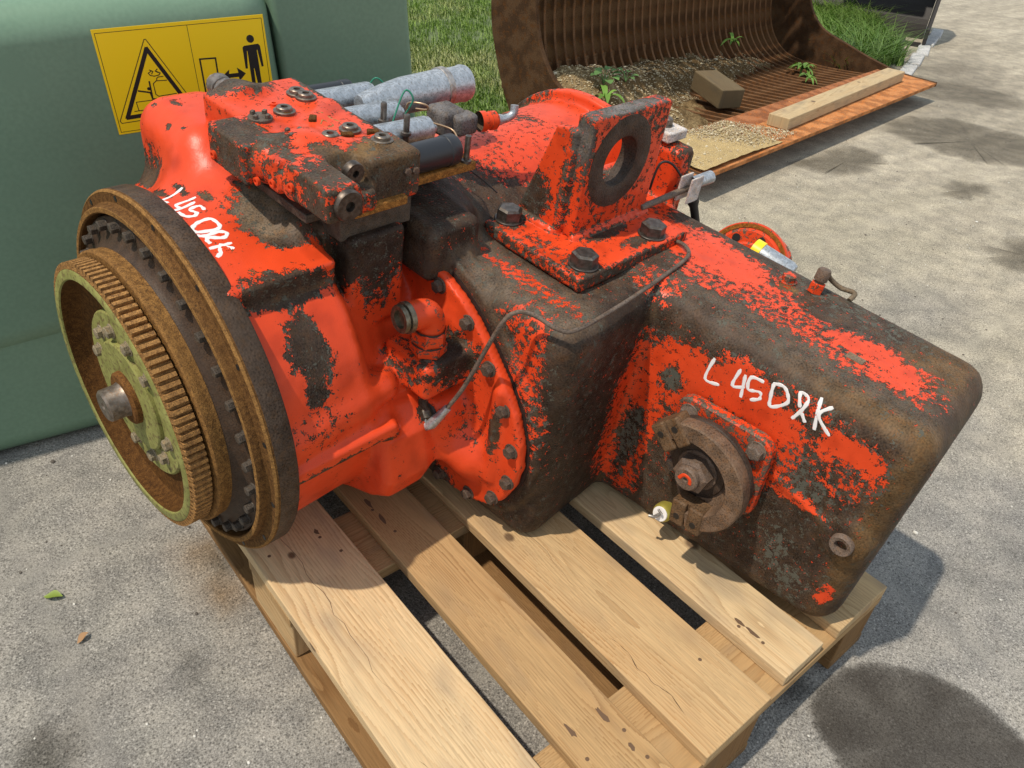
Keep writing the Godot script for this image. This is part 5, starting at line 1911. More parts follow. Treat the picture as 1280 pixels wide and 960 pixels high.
	for i in 12:
		if i % 6 == 5:
			continue
		var a := TAU * (i + 0.4) / 12
		put("bolt", hub_bolt, M.oily, hub, place(Vector3(cos(a) * 0.0985, sin(a) * 0.0985, -0.0555), Vector3(0, 0, -1), i * 0.7))
	b = MB.new()
	b.col = Color(0.5, 0.4, 0.33)
	b.lathe([Vector2(0.026, -0.0710), Vector2(0.036, -0.0710), Vector2(0.039, -0.0685), Vector2(0.040, -0.0605)], 48)
	put("hub_collar", b.mesh(), M.rust, rg)
	b = MB.new()
	b.col = Color(0.62, 0.55, 0.48)
	b.lathe([Vector2(0.0001, -0.0950), Vector2(0.0035, -0.0950), Vector2(0.006, -0.0980), Vector2(0.0205, -0.0980), Vector2(0.0235, -0.0950), Vector2(0.0240, -0.0745), Vector2(0.026, -0.0695)], 40)
	put("shaft_end", b.mesh(), M.steel, rg)

	# bolts round the cover flange
	hm = MB.new()
	hm.col = Color(0.19, 0.15, 0.125)
	hm.hexhead(0.0098, 0.011, 1.3)
	var mid_bolt := hm.mesh()
	var k2 := 0
	for q in [Vector2(-0.140, 0.166), Vector2(-0.197, 0.156), Vector2(-0.262, 0.128), Vector2(-0.316, 0.078), Vector2(-0.356, 0.026), Vector2(-0.384, -0.037), Vector2(-0.388, -0.102), Vector2(-0.364, -0.158), Vector2(-0.312, -0.192), Vector2(-0.240, -0.205), Vector2(-0.17, -0.208)]:
		put("bolt", mid_bolt, M.oily, conv, place(Vector3(q.x, q.y, 0.3285), Vector3(0, 0, -1), k2 * 0.8))
		k2 += 1
	b = MB.new()
	b.col = Color(0.06, 0.05, 0.045)
	b.prism(PackedVector2Array([Vector2(-0.09, 0.194), Vector2(-0.160, 0.192), Vector2(-0.203, 0.177), Vector2(-0.243, 0.160), Vector2(-0.275, 0.140), Vector2(-0.310, 0.110), Vector2(-0.350, 0.069), Vector2(-0.382, 0.027), Vector2(-0.402, -0.020), Vector2(-0.409, -0.064), Vector2(-0.404, -0.110), Vector2(-0.386, -0.155), Vector2(-0.359, -0.188), Vector2(-0.322, -0.207), Vector2(-0.262, -0.222), Vector2(-0.2, -0.226), Vector2(0.1, -0.15), Vector2(0.1, 0.15)]), 0.3462, 0.3486)
	put("gasket", b.mesh(), M.oily, conv)
	# plug in the cover, elbow, port
	b = MB.new()
	b.col = Color(0.6, 0.56, 0.52)
	b.lathe([Vector2(0.0001, 0.002), Vector2(0.004, 0.002), Vector2(0.005, -0.001), Vector2(0.009, -0.001), Vector2(0.0095, 0.006)], 20)
	put("plug", b.mesh(), M.steel, conv, Transform3D(Basis.IDENTITY, Vector3(-0.235, -0.115, 0.296)))
	b = MB.new()
	b.hexhead(0.027, 0.017, 0.0)
	var el := coated("elbow_fitting", b, 0.66, conv, place(Vector3(-0.240, 0.0895, 0.275), Vector3.UP, 0.3))
	b = MB.new()
	b.hexhead(0.0262, 0.0215, 0.0)
	coated("nut", b, 0.66, el, Transform3D(Basis(Vector3(0, 0, 1), 0.35), Vector3(0, 0, 0.0175)))
	b = MB.new()
	b.lathe([Vector2(0.0255, 0.0155), Vector2(0.0255, 0.0185)], 24)  # black rings drawn as the shaded gaps either side of the nut
	b.lathe([Vector2(0.0225, 0.036), Vector2(0.0225, 0.0405)], 24)
	put("seal", b.mesh(), M.black, el)
	# the elbow turns from up to the flange side
	b = MB.new()
	var dir := (el.transform.basis.inverse() * Vector3(0.10, 0.05, -1.0)).normalized()
	var c0 := Vector3(0, 0, 0.036)
	b.tube(smooth([c0, c0 + Vector3(0, 0, 0.016), c0 + Vector3(0, 0, 0.030) + dir * 0.010, c0 + Vector3(0, 0, 0.032) + dir * 0.030, c0 + Vector3(0, 0, 0.032) + dir * 0.042], 5), [0.0205], 18)
	coated("body", b, 0.95, el)
	b = MB.new()
	b.col = Color(0.5, 0.45, 0.33)
	b.lathe([Vector2(0.0001, 0.006), Vector2(0.012, 0.005), Vector2(0.013, -0.001), Vector2(0.0195, -0.002), Vector2(0.0205, 0.0), Vector2(0.0205, 0.004), Vector2(0.0185, 0.0045), Vector2(0.0185, 0.006), Vector2(0.0225, 0.0065), Vector2(0.0225, 0.014)], 28)
	put("mouth", b.mesh(), M.steel, el, place(c0 + Vector3(0, 0, 0.032) + dir * 0.052, -dir, 0.0))
	b = MB.new()
	b.lathe([Vector2(0.008, 0.0), Vector2(0.012, -0.002), Vector2(0.0195, -0.002), Vector2(0.0215, 0.001), Vector2(0.0215, 0.008)], 28)
	put("port_ring", b.mesh(), M.black, conv, Transform3D(Basis.IDENTITY, Vector3(-0.254, -0.024, 0.2735)))
	b = MB.new()
	b.col = Color(0.95, 0.9, 0.8)
	b.hexhead(0.0105, 0.014)
	put("port_nut", b.mesh(), M.steel, conv, place(Vector3(-0.254, -0.024, 0.2735), Vector3(0.2, 0.2, -1)))
	b = MB.new()
	b.tube([Vector3(-0.256, -0.028, 0.260), Vector3(-0.268, -0.034, 0.258), Vector3(-0.275, -0.026, 0.263), Vector3(-0.290, 0.010, 0.278)], [0.0075, 0.0085, 0.0085, 0.0060], 10)
	var fit := put("pipe_fitting", b.mesh(), M.galv, o)
	# breather pipe up over the housing
	b = MB.new()
	b.col = Color(0.26, 0.22, 0.19)
	b.tube(smooth([Vector3(-0.286, 0.000, 0.274), Vector3(-0.305, 0.055, 0.292), Vector3(-0.338, 0.172, 0.308), Vector3(-0.350, 0.200, 0.322), Vector3(-0.368, 0.200, 0.340), Vector3(-0.402, 0.193, 0.352), Vector3(-0.418, 0.192, 0.375), Vector3(-0.414, 0.192, 0.48), Vector3(-0.402, 0.193, 0.60), Vector3(-0.392, 0.196, 0.672), Vector3(-0.372, 0.200, 0.690), Vector3(-0.345, 0.196, 0.695)], 6), [0.0033], 10)
	put("breather_pipe", b.mesh(), M.cast, o)

	# spacer plates under the valve body
	b = MB.new()
	b.col = Color(0.16, 0.135, 0.11)
	b.rbox(Vector3(0.225, 0.045, 0.118), 0.003, 2, Vector3(-0.035, 0.2665, 0.248))
	put("spacer_block", b.mesh(), M.oily, o)
	b = MB.new()
	b.col = Color(0.15, 0.125, 0.105)
	b.rbox(Vector3(0.27, 0.012, 0.17), 0.002, 2, Vector3(-0.01, 0.2905, 0.225))
	put("spacer_plate", b.mesh(), M.cast, o)
	b = MB.new()
	b.col = Color(0.9, 0.72, 0.5)
	b.rbox(Vector3(0.275, 0.013, 0.155), 0.003, 2, Vector3(-0.004, 0.2965, 0.355))
	b.rbox(Vector3(0.04, 0.0128, 0.085), 0.003, 2, Vector3(-0.155, 0.2964, 0.235))
	var bp := put("base_plate", b.mesh(), M.rust, o)
	# plugs on top of the valve body
	hm = MB.new()
	hm.col = Color(0.48, 0.43, 0.37)
	hm.lathe([Vector2(0.0148, -0.001), Vector2(0.0148, 0.0035), Vector2(0.0138, 0.0042), Vector2(0.0110, 0.0042), Vector2(0.0105, 0.0078), Vector2(0.0095, 0.0088), Vector2(0.0048, 0.0088), Vector2(0.0043, 0.0040), Vector2(0.0001, 0.0040)], 26)
	var plug := hm.mesh()
	hm = MB.new()
	hm.col = Color(0.22, 0.19, 0.16)
	hm.lathe([Vector2(0.016, -0.001), Vector2(0.016, 0.003), Vector2(0.015, 0.004), Vector2(0.0001, 0.004)], 24)
	for i in 4:
		hm.rbox(Vector3(0.007, 0.005, 0.006), 0.001, 1, Vector3(cos(i * 1.57) * 0.011, sin(i * 1.57) * 0.011, 0.006))
	var castle := hm.mesh()
	for q in [[0.013, 0.214], [-0.084, 0.219], [-0.074, 0.257], [-0.119, 0.275], [0.060, 0.264], [0.043, 0.267]]:
		put("screw_plug", plug, M.steel, valve, place(Vector3(q[0], 0.3555, q[1]), Vector3.UP))
	for q in [[0.008, 0.175], [-0.059, 0.184]]:
		put("castle_nut", castle, M.oily, valve, place(Vector3(q[0], 0.3555, q[1]), Vector3.UP, 0.5))
	hm = MB.new()
	hm.col = Color(0.26, 0.23, 0.2)
	hm.lathe([Vector2(0.0225, -0.002), Vector2(0.0225, 0.005), Vector2(0.0205, 0.008), Vector2(0.0075, 0.008), Vector2(0.0068, 0.0015), Vector2(0.0001, 0.0015)], 36)
	var socket := hm.mesh()
	put("socket_plug", socket, M.steel, valve, Transform3D(place(Vector3.ZERO, Vector3(-1, 0, 0)).basis.scaled(Vector3(1, 0.86, 0.86)), Vector3(-0.2105, 0.339, 0.153)))
	put("socket_plug", socket, M.steel, valve, Transform3D(place(Vector3.ZERO, Vector3(-1, 0, 0)).basis.scaled(Vector3(1, 0.62, 0.62)), Vector3(-0.158, 0.347, 0.199)))
	hm = MB.new()
	hm.col = Color(0.22, 0.17, 0.14)
	hm.hexhead(0.0055, 0.006)
	for q in [Vector3(-0.1655, 0.332, 0.292), Vector3(-0.1655, 0.333, 0.279)]:
		put("pin", hm.mesh(), M.oily, valve, place(q, Vector3(-1, 0, 0)))
	var scr := MB.new()
	scr.lathe([Vector2(0.0055, -0.001), Vector2(0.0055, 0.003), Vector2(0.0032, 0.0035), Vector2(0.0028, 0.001), Vector2(0.0001, 0.001)], 14)
	for q in [[Vector3(0.018, 0.316, 0.1115), Vector3(0, 0, -1)], [Vector3(-0.065, 0.312, 0.1235), Vector3(0, 0, -1)], [Vector3(-0.097, 0.322, 0.1265), Vector3(0, 0, -1)], [Vector3(-0.138, 0.335, 0.1265), Vector3(0, 0, -1)], [Vector3(0.045, 0.3535, 0.218), Vector3.UP], [Vector3(-0.052, 0.3535, 0.214), Vector3.UP], [Vector3(-0.150, 0.3275, 0.180), Vector3(0, 1, 0)]]:
		put("set_screw", scr.mesh(), M.red, valve, place(q[0], q[1]))
	for q in [[-0.098, 0.232], [-0.035, 0.222], [-0.004, 0.200], [-0.105, 0.268]]:
		b = MB.new()
		b.col = Color(0.3, 0.24, 0.19)
		b.rbox(Vector3(0.016, 0.008, 0.010), 0.002, 2)
		put("lock_tab", b.mesh(), M.rust, valve, Transform3D(Basis(Vector3.UP, q[0] * 20.0), Vector3(q[0] + 0.012, 0.3565, q[1] + 0.012)))
	# cast mark on the valve body
	pen(valve, "cast_mark", [[Vector2(-0.050, 0.244), Vector2(-0.058, 0.236), Vector2(-0.067, 0.240), Vector2(-0.066, 0.250), Vector2(-0.056, 0.252), Vector2(-0.050, 0.244)], [Vector2(-0.030, 0.252), Vector2(-0.06, 0.268)], [Vector2(-0.068, 0.262), Vector2(-0.078, 0.258), Vector2(-0.072, 0.27)]], jobs[2].f, func(q): return [Vector3(q.x + 0.02, 0.356, q.y), Vector3.UP], 0.0016)
	valve.get_node("cast_mark").material_override = M.rust
	# left fitting of the valve body
	b = MB.new()
	b.col = Color(0.55, 0.52, 0.5)
	b.lathe([Vector2(0.020, 0.0), Vector2(0.020, 0.010), Vector2(0.0165, 0.011), Vector2(0.0165, 0.016), Vector2(0.0185, 0.017), Vector2(0.0185, 0.032), Vector2(0.0150, 0.034), Vector2(0.0150, 0.040), Vector2(0.0115, 0.041), Vector2(0.0105, 0.030), Vector2(0.0001, 0.030)], 12, 0.0, TAU, 0.9)
	put("hose_fitting", b.mesh(), M.steel, valve, place(Vector3(0.138, 0.338, 0.204), Vector3(1, 0.05, 0.02)))

	# solenoids and pipe stub behind the valve body
	_solenoid(o, Vector3(0.112, 0.326, 0.300), Vector3(-0.01, 0, 1), 0.0165, 0.090, M.rubber)
	_solenoid(o, Vector3(0.078, 0.328, 0.300), Vector3(-0.01, 0, 1), 0.0205, 0.105, M.galv)
	_solenoid(o, Vector3(0.012, 0.326, 0.300), Vector3(-0.05, 0, 1), 0.0200, 0.100, M.galv)
	_solenoid(o, Vector3(-0.052, 0.325, 0.300), Vector3(-0.05, 0, 1), 0.0190, 0.108, M.galv)
	_solenoid(o, Vector3(-0.126, 0.3235, 0.300), Vector3(0.0, 0, 1), 0.0210, 0.098, M.rubber)
	b = MB.new()
	b.lathe([Vector2(0.0001, 0.0), Vector2(0.013, 0.0), Vector2(0.0165, 0.012), Vector2(0.0225, 0.045), Vector2(0.0270, 0.080), Vector2(0.0285, 0.150), Vector2(0.0295, 0.152), Vector2(0.0295, 0.160), Vector2(0.0275, 0.162), Vector2(0.0275, 0.196), Vector2(0.0290, 0.200), Vector2(0.0275, 0.206), Vector2(0.0235, 0.208), Vector2(0.0225, 0.195), Vector2(0.0001, 0.190)], 40)
	var stub := put("pipe_stub", b.mesh(), M.galv, o, place(Vector3(0.032, 0.338, 0.350), Vector3(-0.02, 0.02, 1)))
	b = MB.new()
	b.lathe([Vector2(0.0297, 0.152), Vector2(0.0310, 0.153), Vector2(0.0310, 0.163), Vector2(0.0277, 0.164)], 40)
	b.rbox(Vector3(0.016, 0.010, 0.012), 0.002, 1, Vector3(0.0, -0.033, 0.157))
	put("hose_clamp", b.mesh(), M.steel, stub)
	b = MB.new()
	b.col = Color(0.27, 0.27, 0.275)
	b.rbox(Vector3(0.046, 0.040, 0.045), 0.008, 3, Vector3(-0.035, 0.322, 0.462))
	b.rbox(Vector3(0.030, 0.031, 0.040), 0.007, 3, Vector3(-0.060, 0.322, 0.476))
	var gb := put("sensor_block", b.mesh(), M.cast, o)
	b = MB.new()
	b.lathe([Vector2(0.015, 0.0), Vector2(0.015, 0.010), Vector2(0.0125, 0.011), Vector2(0.0125, 0.018), Vector2(0.0140, 0.019), Vector2(0.0140, 0.028), Vector2(0.009, 0.033), Vector2(0.0001, 0.033)], 24)
	coated("cap", b, 0.9, gb, place(Vector3(-0.070, 0.324, 0.500), Vector3(-0.25, 0, 1)))
	b = MB.new()
	b.tube(smooth([Vector3(-0.078, 0.324, 0.53), Vector3(-0.082, 0.325, 0.548), Vector3(-0.084, 0.332, 0.560), Vector3(-0.082, 0.344, 0.563)], 4), [0.010, 0.009, 0.008, 0.0065], 10)
	put("hook", b.mesh(), M.galv, gb)
	for q in [Vector3(0.088, 0.302, 0.410), Vector3(-0.026, 0.302, 0.350), Vector3(-0.075, 0.302, 0.352), Vector3(-0.134, 0.302, 0.417)]:
		b = MB.new()
		b.col = Color(0.4, 0.38, 0.36)
		b.lathe([Vector2(0.0045, 0.0), Vector2(0.0045, 0.030), Vector2(0.0075, 0.031), Vector2(0.0075, 0.035), Vector2(0.0045, 0.036), Vector2(0.0045, 0.058), Vector2(0.0036, 0.060), Vector2(0.0001, 0.060)] if q.z < 0.41 and q.x < 0.05 else [Vector2(0.008, 0.0), Vector2(0.008, 0.004), Vector2(0.0045, 0.005), Vector2(0.0045, 0.040), Vector2(0.0001, 0.041)], 12)
		put("stud", b.mesh(), M.steel, bp, place(q, Vector3.UP))
	var wires := [[Vector3(-0.012, 0.33, 0.405), Vector3(-0.022, 0.352, 0.398), Vector3(-0.045, 0.356, 0.410), Vector3(-0.040, 0.345, 0.420), Vector3(-0.020, 0.340, 0.415)], [Vector3(-0.02, 0.335, 0.395), Vector3(-0.03, 0.36, 0.40), Vector3(-0.02, 0.37, 0.392), Vector3(-0.025, 0.335, 0.37), Vector3(-0.03, 0.315, 0.36)], [Vector3(-0.06, 0.335, 0.41), Vector3(-0.085, 0.33, 0.43), Vector3(-0.11, 0.325, 0.42), Vector3(-0.126, 0.325, 0.405)], [Vector3(0.085, 0.33, 0.40), Vector3(0.07, 0.356, 0.408), Vector3(0.06, 0.345, 0.42), Vector3(0.05, 0.33, 0.41)], [Vector3(-0.13, 0.293, 0.42), Vector3(-0.14, 0.27, 0.45), Vector3(-0.155, 0.250, 0.47)]]
	for i in wires.size():
		b = MB.new()
		b.tube(smooth(wires[i], 6), [0.0014], 6)
		put("wire", b.mesh(), [M.copper, M.wire_green, M.copper, M.wire_green, M.black][i], o)

	# mounting bracket
	var plate := fallen(o, "mounting_bracket", 3)
	b = MB.new()
	b.col = Color(0.12, 0.095, 0.08)
	b.lathe([Vector2(0.0392, -0.03), Vector2(0.0392, 0.0), Vector2(0.0410, 0.0012), Vector2(0.0710, 0.0012), Vector2(0.0722, 0.0008), Vector2(0.0728, -0.002)].map(func(q): return Vector2(q.x, -q.y)), 56)
	put("worn_ring", b.mesh(), M.cast, plate, place(Vector3(-0.2675, 0.317, 0.609), Vector3(1, 0, 0)))
	plate.set_meta("label", "worn orange mounting bracket with a round lifting eye")
	hm = MB.new()
	hm.col = Color(0.3, 0.285, 0.27)
	hm.hexhead(0.0205, 0.022, 1.12)
	for q in [Vector2(-0.171, 0.487), Vector2(-0.327, 0.487), Vector2(-0.327, 0.657), Vector2(-0.171, 0.69)]:
		put("bolt", hm.mesh(), M.steel, plate, place(Vector3(q.x, 0.207, q.y), Vector3.UP, q.x * 9.0))

	# output yoke with retainer
	b = MB.new()
	var rp := PackedVector2Array()
	for cxy in [Vector2(0.055, 0.05), Vector2(-0.055, 0.05), Vector2(-0.055, -0.05), Vector2(0.055, -0.05)]:
		var a0 := (cxy as Vector2).angle() - PI / 4
		for i in 5:
			rp.append(cxy + Vector2(cos(a0 + i * PI / 8), sin(a0 + i * PI / 8)) * 0.025)
	b.prism(rp, -0.012, 0.006, 0.003)
	var ret := coated("bearing_retainer", b, 0.45, o, Transform3D(Basis(Vector3(0, 0, 1), -0.08), Vector3(-0.603, 0.004, 0.545)))
	hm = MB.new()
	hm.col = Color(0.3, 0.25, 0.21)
	hm.hexhead(0.0125, 0.013, 1.2)
	for q in [Vector2(0.056, 0.050), Vector2(-0.058, 0.052), Vector2(-0.056, -0.05), Vector2(0.056, -0.05)]:
		put("bolt", hm.mesh(), M.oily, ret, place(Vector3(q.x, q.y, -0.012), Vector3(0, 0, -1), 0.4))
	var yoke := Node3D.new()
	yoke.name = "output_yoke"
	o.add_child(yoke, true)
	yoke.transform = Transform3D(Basis(Vector3(0, 0, 1), 0.0), Vector3(-0.596, -0.016, 0.482))
	b = MB.new()
	b.col = Color(0.30, 0.215, 0.15)
	b.lathe([Vector2(0.0001, 0.034), Vector2(0.046, 0.033), Vector2(0.0600, 0.026), Vector2(0.0625, 0.003), Vector2(0.0645, -0.0005), Vector2(0.0885, 0.0), Vector2(0.0905, 0.002), Vector2(0.0905, 0.022), Vector2(0.0885, 0.025), Vector2(0.050, 0.030), Vector2(0.040, 0.040), Vector2(0.040, 0.075)], 56, deg_to_rad(46.0), deg_to_rad(254.0))
	put("flange", b.mesh(), M.cast, yoke)
	b = MB.new()
	b.col = Color(0.11, 0.085, 0.07)
	var half := PackedVector2Array()
	for i in 29:
		var a := deg_to_rad(26.0 + 248.0 * i / 28)
		half.append(Vector2(cos(a), sin(a)) * 0.086)
	b.prism(half, 0.031, 0.042, 0.002)
	b.lathe([Vector2(0.0001, 0.0300), Vector2(0.044, 0.0295), Vector2(0.048, 0.033), Vector2(0.045, 0.07)], 48)
	put("hub", b.mesh(), M.oily, yoke)
	b = MB.new()
	b.col = Color(0.30, 0.235, 0.19)
	b.hexhead(0.030, 0.026, 1.12)
	b.lathe([Vector2(0.0195, 0.02), Vector2(0.0195, 0.033), Vector2(0.0175, 0.0355), Vector2(0.004, 0.0355), Vector2(0.003, 0.031), Vector2(0.0001, 0.031)], 30)
	put("nut", b.mesh(), M.oily, yoke, place(Vector3(0, 0, 0.031), Vector3(0, 0, -1), 0.3))
	for a in [deg_to_rad(38.0), deg_to_rad(262.0)]:
		b = MB.new()
		b.col = Color(0.25, 0.165, 0.10)
		b.rbox(Vector3(0.046, 0.0245, 0.032), 0.004, 2, Vector3(-0.006, 0.0145, 0.007))
		b.rbox(Vector3(0.046, 0.0245, 0.032), 0.004, 2, Vector3(-0.006, -0.0145, 0.007))
		b.rbox(Vector3(0.045, 0.008, 0.024), 0.001, 1, Vector3(-0.006, 0.0, 0.011))
		var sg := 1.0 if a < PI else -1.0
		var ear := put("ear", b.mesh(), M.cast, yoke, Transform3D(Basis(Vector3(0, 0, 1), a), Vector3(cos(a) * 0.0755, sin(a) * 0.0755, 0.006) + Vector3(-sin(a), cos(a), 0) * 0.012 * sg))
		for y in [-0.0145, 0.0145]:
			var h2 := MB.new()
			h2.lathe([Vector2(0.0001, -0.0004), Vector2(0.0052, -0.0004), Vector2(0.0056, 0.001)], 14)
			put("bolt_hole", h2.mesh(), M.print, ear, Transform3D(Basis.IDENTITY, Vector3(0, y, -0.0092)))
	b = MB.new()
	b.tube(smooth([Vector3(0.010, -0.004, 0), Vector3(0.004, 0.007, 0), Vector3(-0.006, 0.006, 0), Vector3(-0.009, -0.003, 0)], 4), [0.0030], 6, Vector2(1, 0.3), Vector3(0, 0, -1))
	put("paint_mark", b.mesh(), M.red, yoke, Transform3D(Basis.IDENTITY, Vector3(0, 0, -0.0047)))
	# pressure sender below the yoke
	b = MB.new()
	b.lathe([Vector2(0.0001, -0.016), Vector2(0.013, -0.016), Vector2(0.0155, -0.013), Vector2(0.0165, -0.008), Vector2(0.0165, 0.004), Vector2(0.012, 0.006), Vector2(0.011, 0.05)], 28)
	var snd := put("sender", b.mesh(), M.brass, o, Transform3D(Basis(Vector3.RIGHT, 0.25), Vector3(-0.562, -0.163, 0.540)))
	b = MB.new()
	b.lathe([Vector2(0.0001, -0.018), Vector2(0.0125, -0.0175), Vector2(0.0135, -0.015)], 24)
	put("cap", b.mesh(), M.white, snd)
	b = MB.new()
	b.tube([Vector3(0, 0, -0.021), Vector3(0.002, -0.002, -0.032), Vector3(0.010, -0.004, -0.034)], [0.0035, 0.003, 0.0028], 7)
	b.tube([Vector3(-0.006, 0.006, -0.0235), Vector3(0.004, 0.010, -0.0235)], [0.002], 6)
	put("terminal", b.mesh(), M.steel, snd)
	# drain plug
	b = MB.new()
	b.col = Color(0.3, 0.24, 0.2)
	b.lathe([Vector2(0.0001, 0.006), Vector2(0.0085, 0.006), Vector2(0.0092, -0.006), Vector2(0.015, -0.0075), Vector2(0.0165, -0.005), Vector2(0.0165, 0.006)], 28)
	put("drain_plug", b.mesh(), M.oily, gear, Transform3D(Basis.IDENTITY, Vector3(-0.813, -0.008, 0.549)))

	# small things on the top of the sump
	b = MB.new()
	b.hexhead(0.0115, 0.012, 1.25)
	coated("plug", b, 0.6, gear, place(Vector3(-0.524, 0.190, 0.765), Vector3.UP, 0.5))
	b = MB.new()
	b.hexhead(0.0115, 0.016, 0.0)
	var br := coated("breather", b, 0.7, gear, place(Vector3(-0.566, 0.190, 0.775), Vector3(0.0, 1, 0.12), 0.2))
	b = MB.new()
	b.col = Color(0.26, 0.2, 0.16)
	b.lathe([Vector2(0.008, 0.015), Vector2(0.0075, 0.020), Vector2(0.0105, 0.021), Vector2(0.0105, 0.036), Vector2(0.009, 0.039), Vector2(0.0001, 0.040)], 18)
	put("cap", b.mesh(), M.oily, br)
	b = MB.new()
	b.col = Color(0.3, 0.25, 0.18)
	b.tube(smooth([Vector3(-0.569, 0.222, 0.784), Vector3(-0.574, 0.208, 0.800), Vector3(-0.590, 0.197, 0.812), Vector3(-0.612, 0.198, 0.815), Vector3(-0.613, 0.191, 0.800)], 5), [0.0042, 0.0042, 0.0046, 0.0046, 0.004], 9)
	put("vent_hose", b.mesh(), M.cast, br, br.transform.affine_inverse())
	# raised casting characters, worn past reading
	for q in [[-0.43, 0.664], [-0.448, 0.668], [-0.470, 0.672], [-0.50, 0.672], [-0.53, 0.690], [-0.545, 0.688], [-0.56, 0.690], [-0.575, 0.688], [-0.59, 0.690], [-0.605, 0.69], [-0.625, 0.67], [-0.64, 0.672]]:
		b = MB.new()
		b.col = Color(0.22, 0.15, 0.12)
		var r := RandomNumberGenerator.new()
		r.seed = int(-q[0] * 1000)
		var pts := []
		for i in 4:
			pts.append(Vector3(q[0] + r.randf_range(-0.006, 0.006), 0.1902, q[1] + r.randf_range(-0.009, 0.009)))
		b.tube(smooth(pts, 3), [0.0014], 6)
		put("cast_mark", b.mesh(), M.cast, gear)
	b = MB.new()
	b.col = Color(0.35, 0.28, 0.2)
	b.rbox(Vector3(0.026, 0.0025, 0.016), 0.001, 1, Vector3(-0.690, 0.1905, 0.660))
	put("data_tag", b.mesh(), M.cast, gear)
	# rear flange, parking brake disc and cylinder beyond the sump
	b = MB.new()
	b.lathe([Vector2(0.0001, 0.0), Vector2(0.045, 0.0), Vector2(0.050, 0.004), Vector2(0.072, 0.004), Vector2(0.078, 0.010), Vector2(0.088, 0.010), Vector2(0.090, 0.012), Vector2(0.090, 0.024), Vector2(0.084, 0.027), Vector2(0.084, 0.040), Vector2(0.060, 0.050), Vector2(0.0001, 0.050)], 48)
	var disc := coated("brake_disc", b, 0.8, o, place(Vector3(-0.318, 0.004, 1.08), Vector3(0.15, -0.35, 1)))
	for i in 7:
		var h2 := MB.new()
		h2.lathe([Vector2(0.0001, -0.001), Vector2(0.0085, -0.001), Vector2(0.0095, 0.002)], 14)
		var a := TAU * i / 7
		put("bolt_hole", h2.mesh(), M.print, disc, Transform3D(Basis.IDENTITY, Vector3(cos(a) * 0.061, sin(a) * 0.061, 0.0035)))
	b = MB.new()
	b.col = Color(0.9, 0.6, 0.3)
	b.lathe([Vector2(0.0795, 0.0085), Vector2(0.0875, 0.0085)], 40)
	put("rusty_rim", b.mesh(), M.rust, disc)
	b = MB.new()
	b.lathe([Vector2(0.045, -0.30), Vector2(0.045, 0.06)], 24)
	coated("rear_shaft_case", b, 0.5, o, place(Vector3(-0.335, 0.0, 1.12), Vector3(0, 0, 1)))
	b = MB.new()
	b.lathe([Vector2(0.018, 0.0), Vector2(0.0225, 0.004), Vector2(0.0225, 0.075), Vector2(0.019, 0.084), Vector2(0.0001, 0.086)], 28)
	put("brake_cylinder", b.mesh(), M.galv, o, place(Vector3(-0.352, 0.070, 1.035), Vector3(-1, -0.15, 0.1)))
	b = MB.new()
	b.lathe([Vector2(0.024, -0.008), Vector2(0.0245, 0.010), Vector2(0.018, 0.012)], 28)
	put("yellow_band", b.mesh(), M.yellow, o, place(Vector3(-0.352, 0.070, 1.035), Vector3(-1, -0.15, 0.1)))
	# side lug and cable beyond the bracket
	b = MB.new()
	b.rbox(Vector3(0.062, 0.018, 0.056), 0.004, 2, Vector3(-0.195, 0.297, 0.832))
	var sl := put("side_lug", b.mesh(), M.cast, o)
	hm = MB.new()
	hm.col = Color(0.42, 0.38, 0.34)
	hm.hexhead(0.013, 0.014, 1.1)
	put("bolt", hm.mesh(), M.steel, sl, place(Vector3(-0.193, 0.306, 0.832), Vector3(0, 1, 0)))
	b = MB.new()
	b.col = Color(0.30, 0.26, 0.22)
	b.tube(smooth([Vector3(-0.268, 0.216, 0.700), Vector3(-0.270, 0.218, 0.75), Vector3(-0.272, 0.221, 0.80), Vector3(-0.274, 0.222, 0.83)], 4), [0.0058], 10)
	var cab := put("cable_rod", b.mesh(), M.oily, o)
	b = MB.new()
	b.rbox(Vector3(0.004, 0.046, 0.036), 0.0015, 1, Vector3(-0.27, 0.226, 0.822))
	b.rbox(Vector3(0.004, 0.046, 0.036), 0.0015, 1, Vector3(-0.288, 0.226, 0.828))
	put("clevis", b.mesh(), M.oily, cab)
	b = MB.new()
	b.lathe([Vector2(0.011, 0.0), Vector2(0.0115, 0.045), Vector2(0.0001, 0.046)], 18)
	put("cable_end", b.mesh(), M.galv, cab, place(Vector3(-0.276, 0.232, 0.835), Vector3(-0.2, 0.12, 1)))
	b = MB.new()
	b.tube(smooth([Vector3(-0.272, 0.222, 0.83), Vector3(-0.25, 0.262, 0.80), Vector3(-0.235, 0.262, 0.78), Vector3(-0.232, 0.215, 0.775)], 5), [0.0022], 6)
	put("cable_wire", b.mesh(), M.black, cab)
	b = MB.new()
	b.tube(smooth([Vector3(-0.278, 0.20, 0.85), Vector3(-0.285, 0.15, 0.875), Vector3(-0.30, 0.10, 0.885), Vector3(-0.32, 0.06, 0.89)], 5), [0.010, 0.011, 0.008], 10)
	put("plug_connector", b.mesh(), M.black, cab)
	b = MB.new()
	b.tube(smooth([Vector3(-0.30, 0.12, 0.89), Vector3(-0.315, 0.09, 0.90), Vector3(-0.335, 0.055, 0.905)], 4), [0.009, 0.010, 0.007], 10)
	put("white_clip", b.mesh(), M.white, cab)

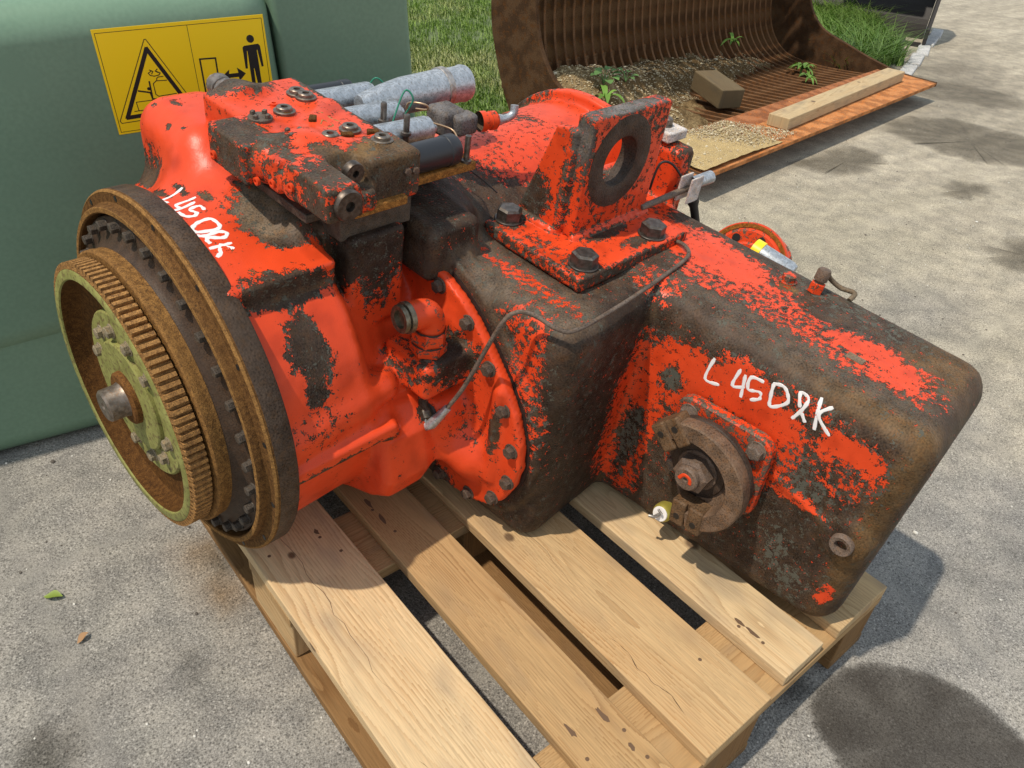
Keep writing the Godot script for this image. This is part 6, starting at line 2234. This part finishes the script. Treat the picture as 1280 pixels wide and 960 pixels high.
	# handwriting in white pen: angle round the housing and z; then x and y on the sump
	pen(conv, "pen_writing", [[Vector2(76.5, 0.083), Vector2(77.4, 0.050), Vector2(79.2, 0.0505), Vector2(81.0, 0.052)], [Vector2(84.4, 0.083), Vector2(83.9, 0.057), Vector2(87.1, 0.057)], [Vector2(86.4, 0.077), Vector2(87.1, 0.046)], [Vector2(91.7, 0.078), Vector2(88.9, 0.077), Vector2(89.0, 0.064), Vector2(91.4, 0.067), Vector2(92.5, 0.061), Vector2(91.4, 0.051), Vector2(88.4, 0.049)], [Vector2(97.4, 0.047), Vector2(95.9, 0.059), Vector2(95.8, 0.075), Vector2(99.0, 0.079), Vector2(100.6, 0.072), Vector2(100.1, 0.048), Vector2(98.4, 0.044), Vector2(97.1, 0.049)], [Vector2(101.3, 0.043), Vector2(102.2, 0.052), Vector2(101.8, 0.070), Vector2(103.0, 0.079), Vector2(104.5, 0.071), Vector2(103.2, 0.055), Vector2(104.0, 0.050), Vector2(105.5, 0.051)], [Vector2(107.2, 0.045), Vector2(107.3, 0.076)], [Vector2(109.8, 0.072), Vector2(107.0, 0.061), Vector2(109.9, 0.054), Vector2(111.3, 0.045)]], jobs[0].f,
		func(q): return [Vector3(cos(deg_to_rad(q.x)) * 0.257, sin(deg_to_rad(q.x)) * 0.257, q.y), Vector3(cos(deg_to_rad(q.x)), sin(deg_to_rad(q.x)), 0)], 0.0034)
	pen(gear, "pen_writing", [[Vector2(-0.540, 0.140), Vector2(-0.537, 0.100), Vector2(-0.561, 0.104)], [Vector2(-0.582, 0.148), Vector2(-0.579, 0.116), Vector2(-0.597, 0.125)], [Vector2(-0.591, 0.144), Vector2(-0.597, 0.106)], [Vector2(-0.619, 0.149), Vector2(-0.600, 0.145), Vector2(-0.602, 0.125), Vector2(-0.619, 0.131), Vector2(-0.623, 0.122), Vector2(-0.611, 0.111)], [Vector2(-0.632, 0.156), Vector2(-0.635, 0.137), Vector2(-0.641, 0.120), Vector2(-0.659, 0.139), Vector2(-0.655, 0.152), Vector2(-0.645, 0.159), Vector2(-0.631, 0.155)], [Vector2(-0.677, 0.145), Vector2(-0.669, 0.164), Vector2(-0.682, 0.161), Vector2(-0.681, 0.142), Vector2(-0.674, 0.122)], [Vector2(-0.682, 0.139), Vector2(-0.692, 0.128)], [Vector2(-0.695, 0.172), Vector2(-0.707, 0.126)], [Vector2(-0.714, 0.169), Vector2(-0.703, 0.150), Vector2(-0.728, 0.130)]], jobs[1].f,
		func(q): return [Vector3(q.x, q.y, 0.556), Vector3(0, 0, -1)], 0.0030)


func _solenoid(o: Node3D, at: Vector3, dir: Vector3, r: float, l: float, m: Material) -> void:
	var b := MB.new()
	b.lathe([Vector2(r * 0.9, 0.0), Vector2(r * 0.9, 0.004), Vector2(r, 0.005), Vector2(r, l * 0.80), Vector2(r * 1.05, l * 0.81), Vector2(r * 1.05, l * 0.97), Vector2(r * 0.96, l), Vector2(r * 0.25, l), Vector2(r * 0.25, l * 1.12), Vector2(0.0001, l * 1.12)] if m == M.rubber else [Vector2(r, 0.0), Vector2(r, l * 0.95), Vector2(r * 0.93, l), Vector2(r * 0.45, l), Vector2(r * 0.42, l * 1.10), Vector2(0.0001, l * 1.12)], 32)
	put("solenoid", b.mesh(), m, o, place(at, dir))
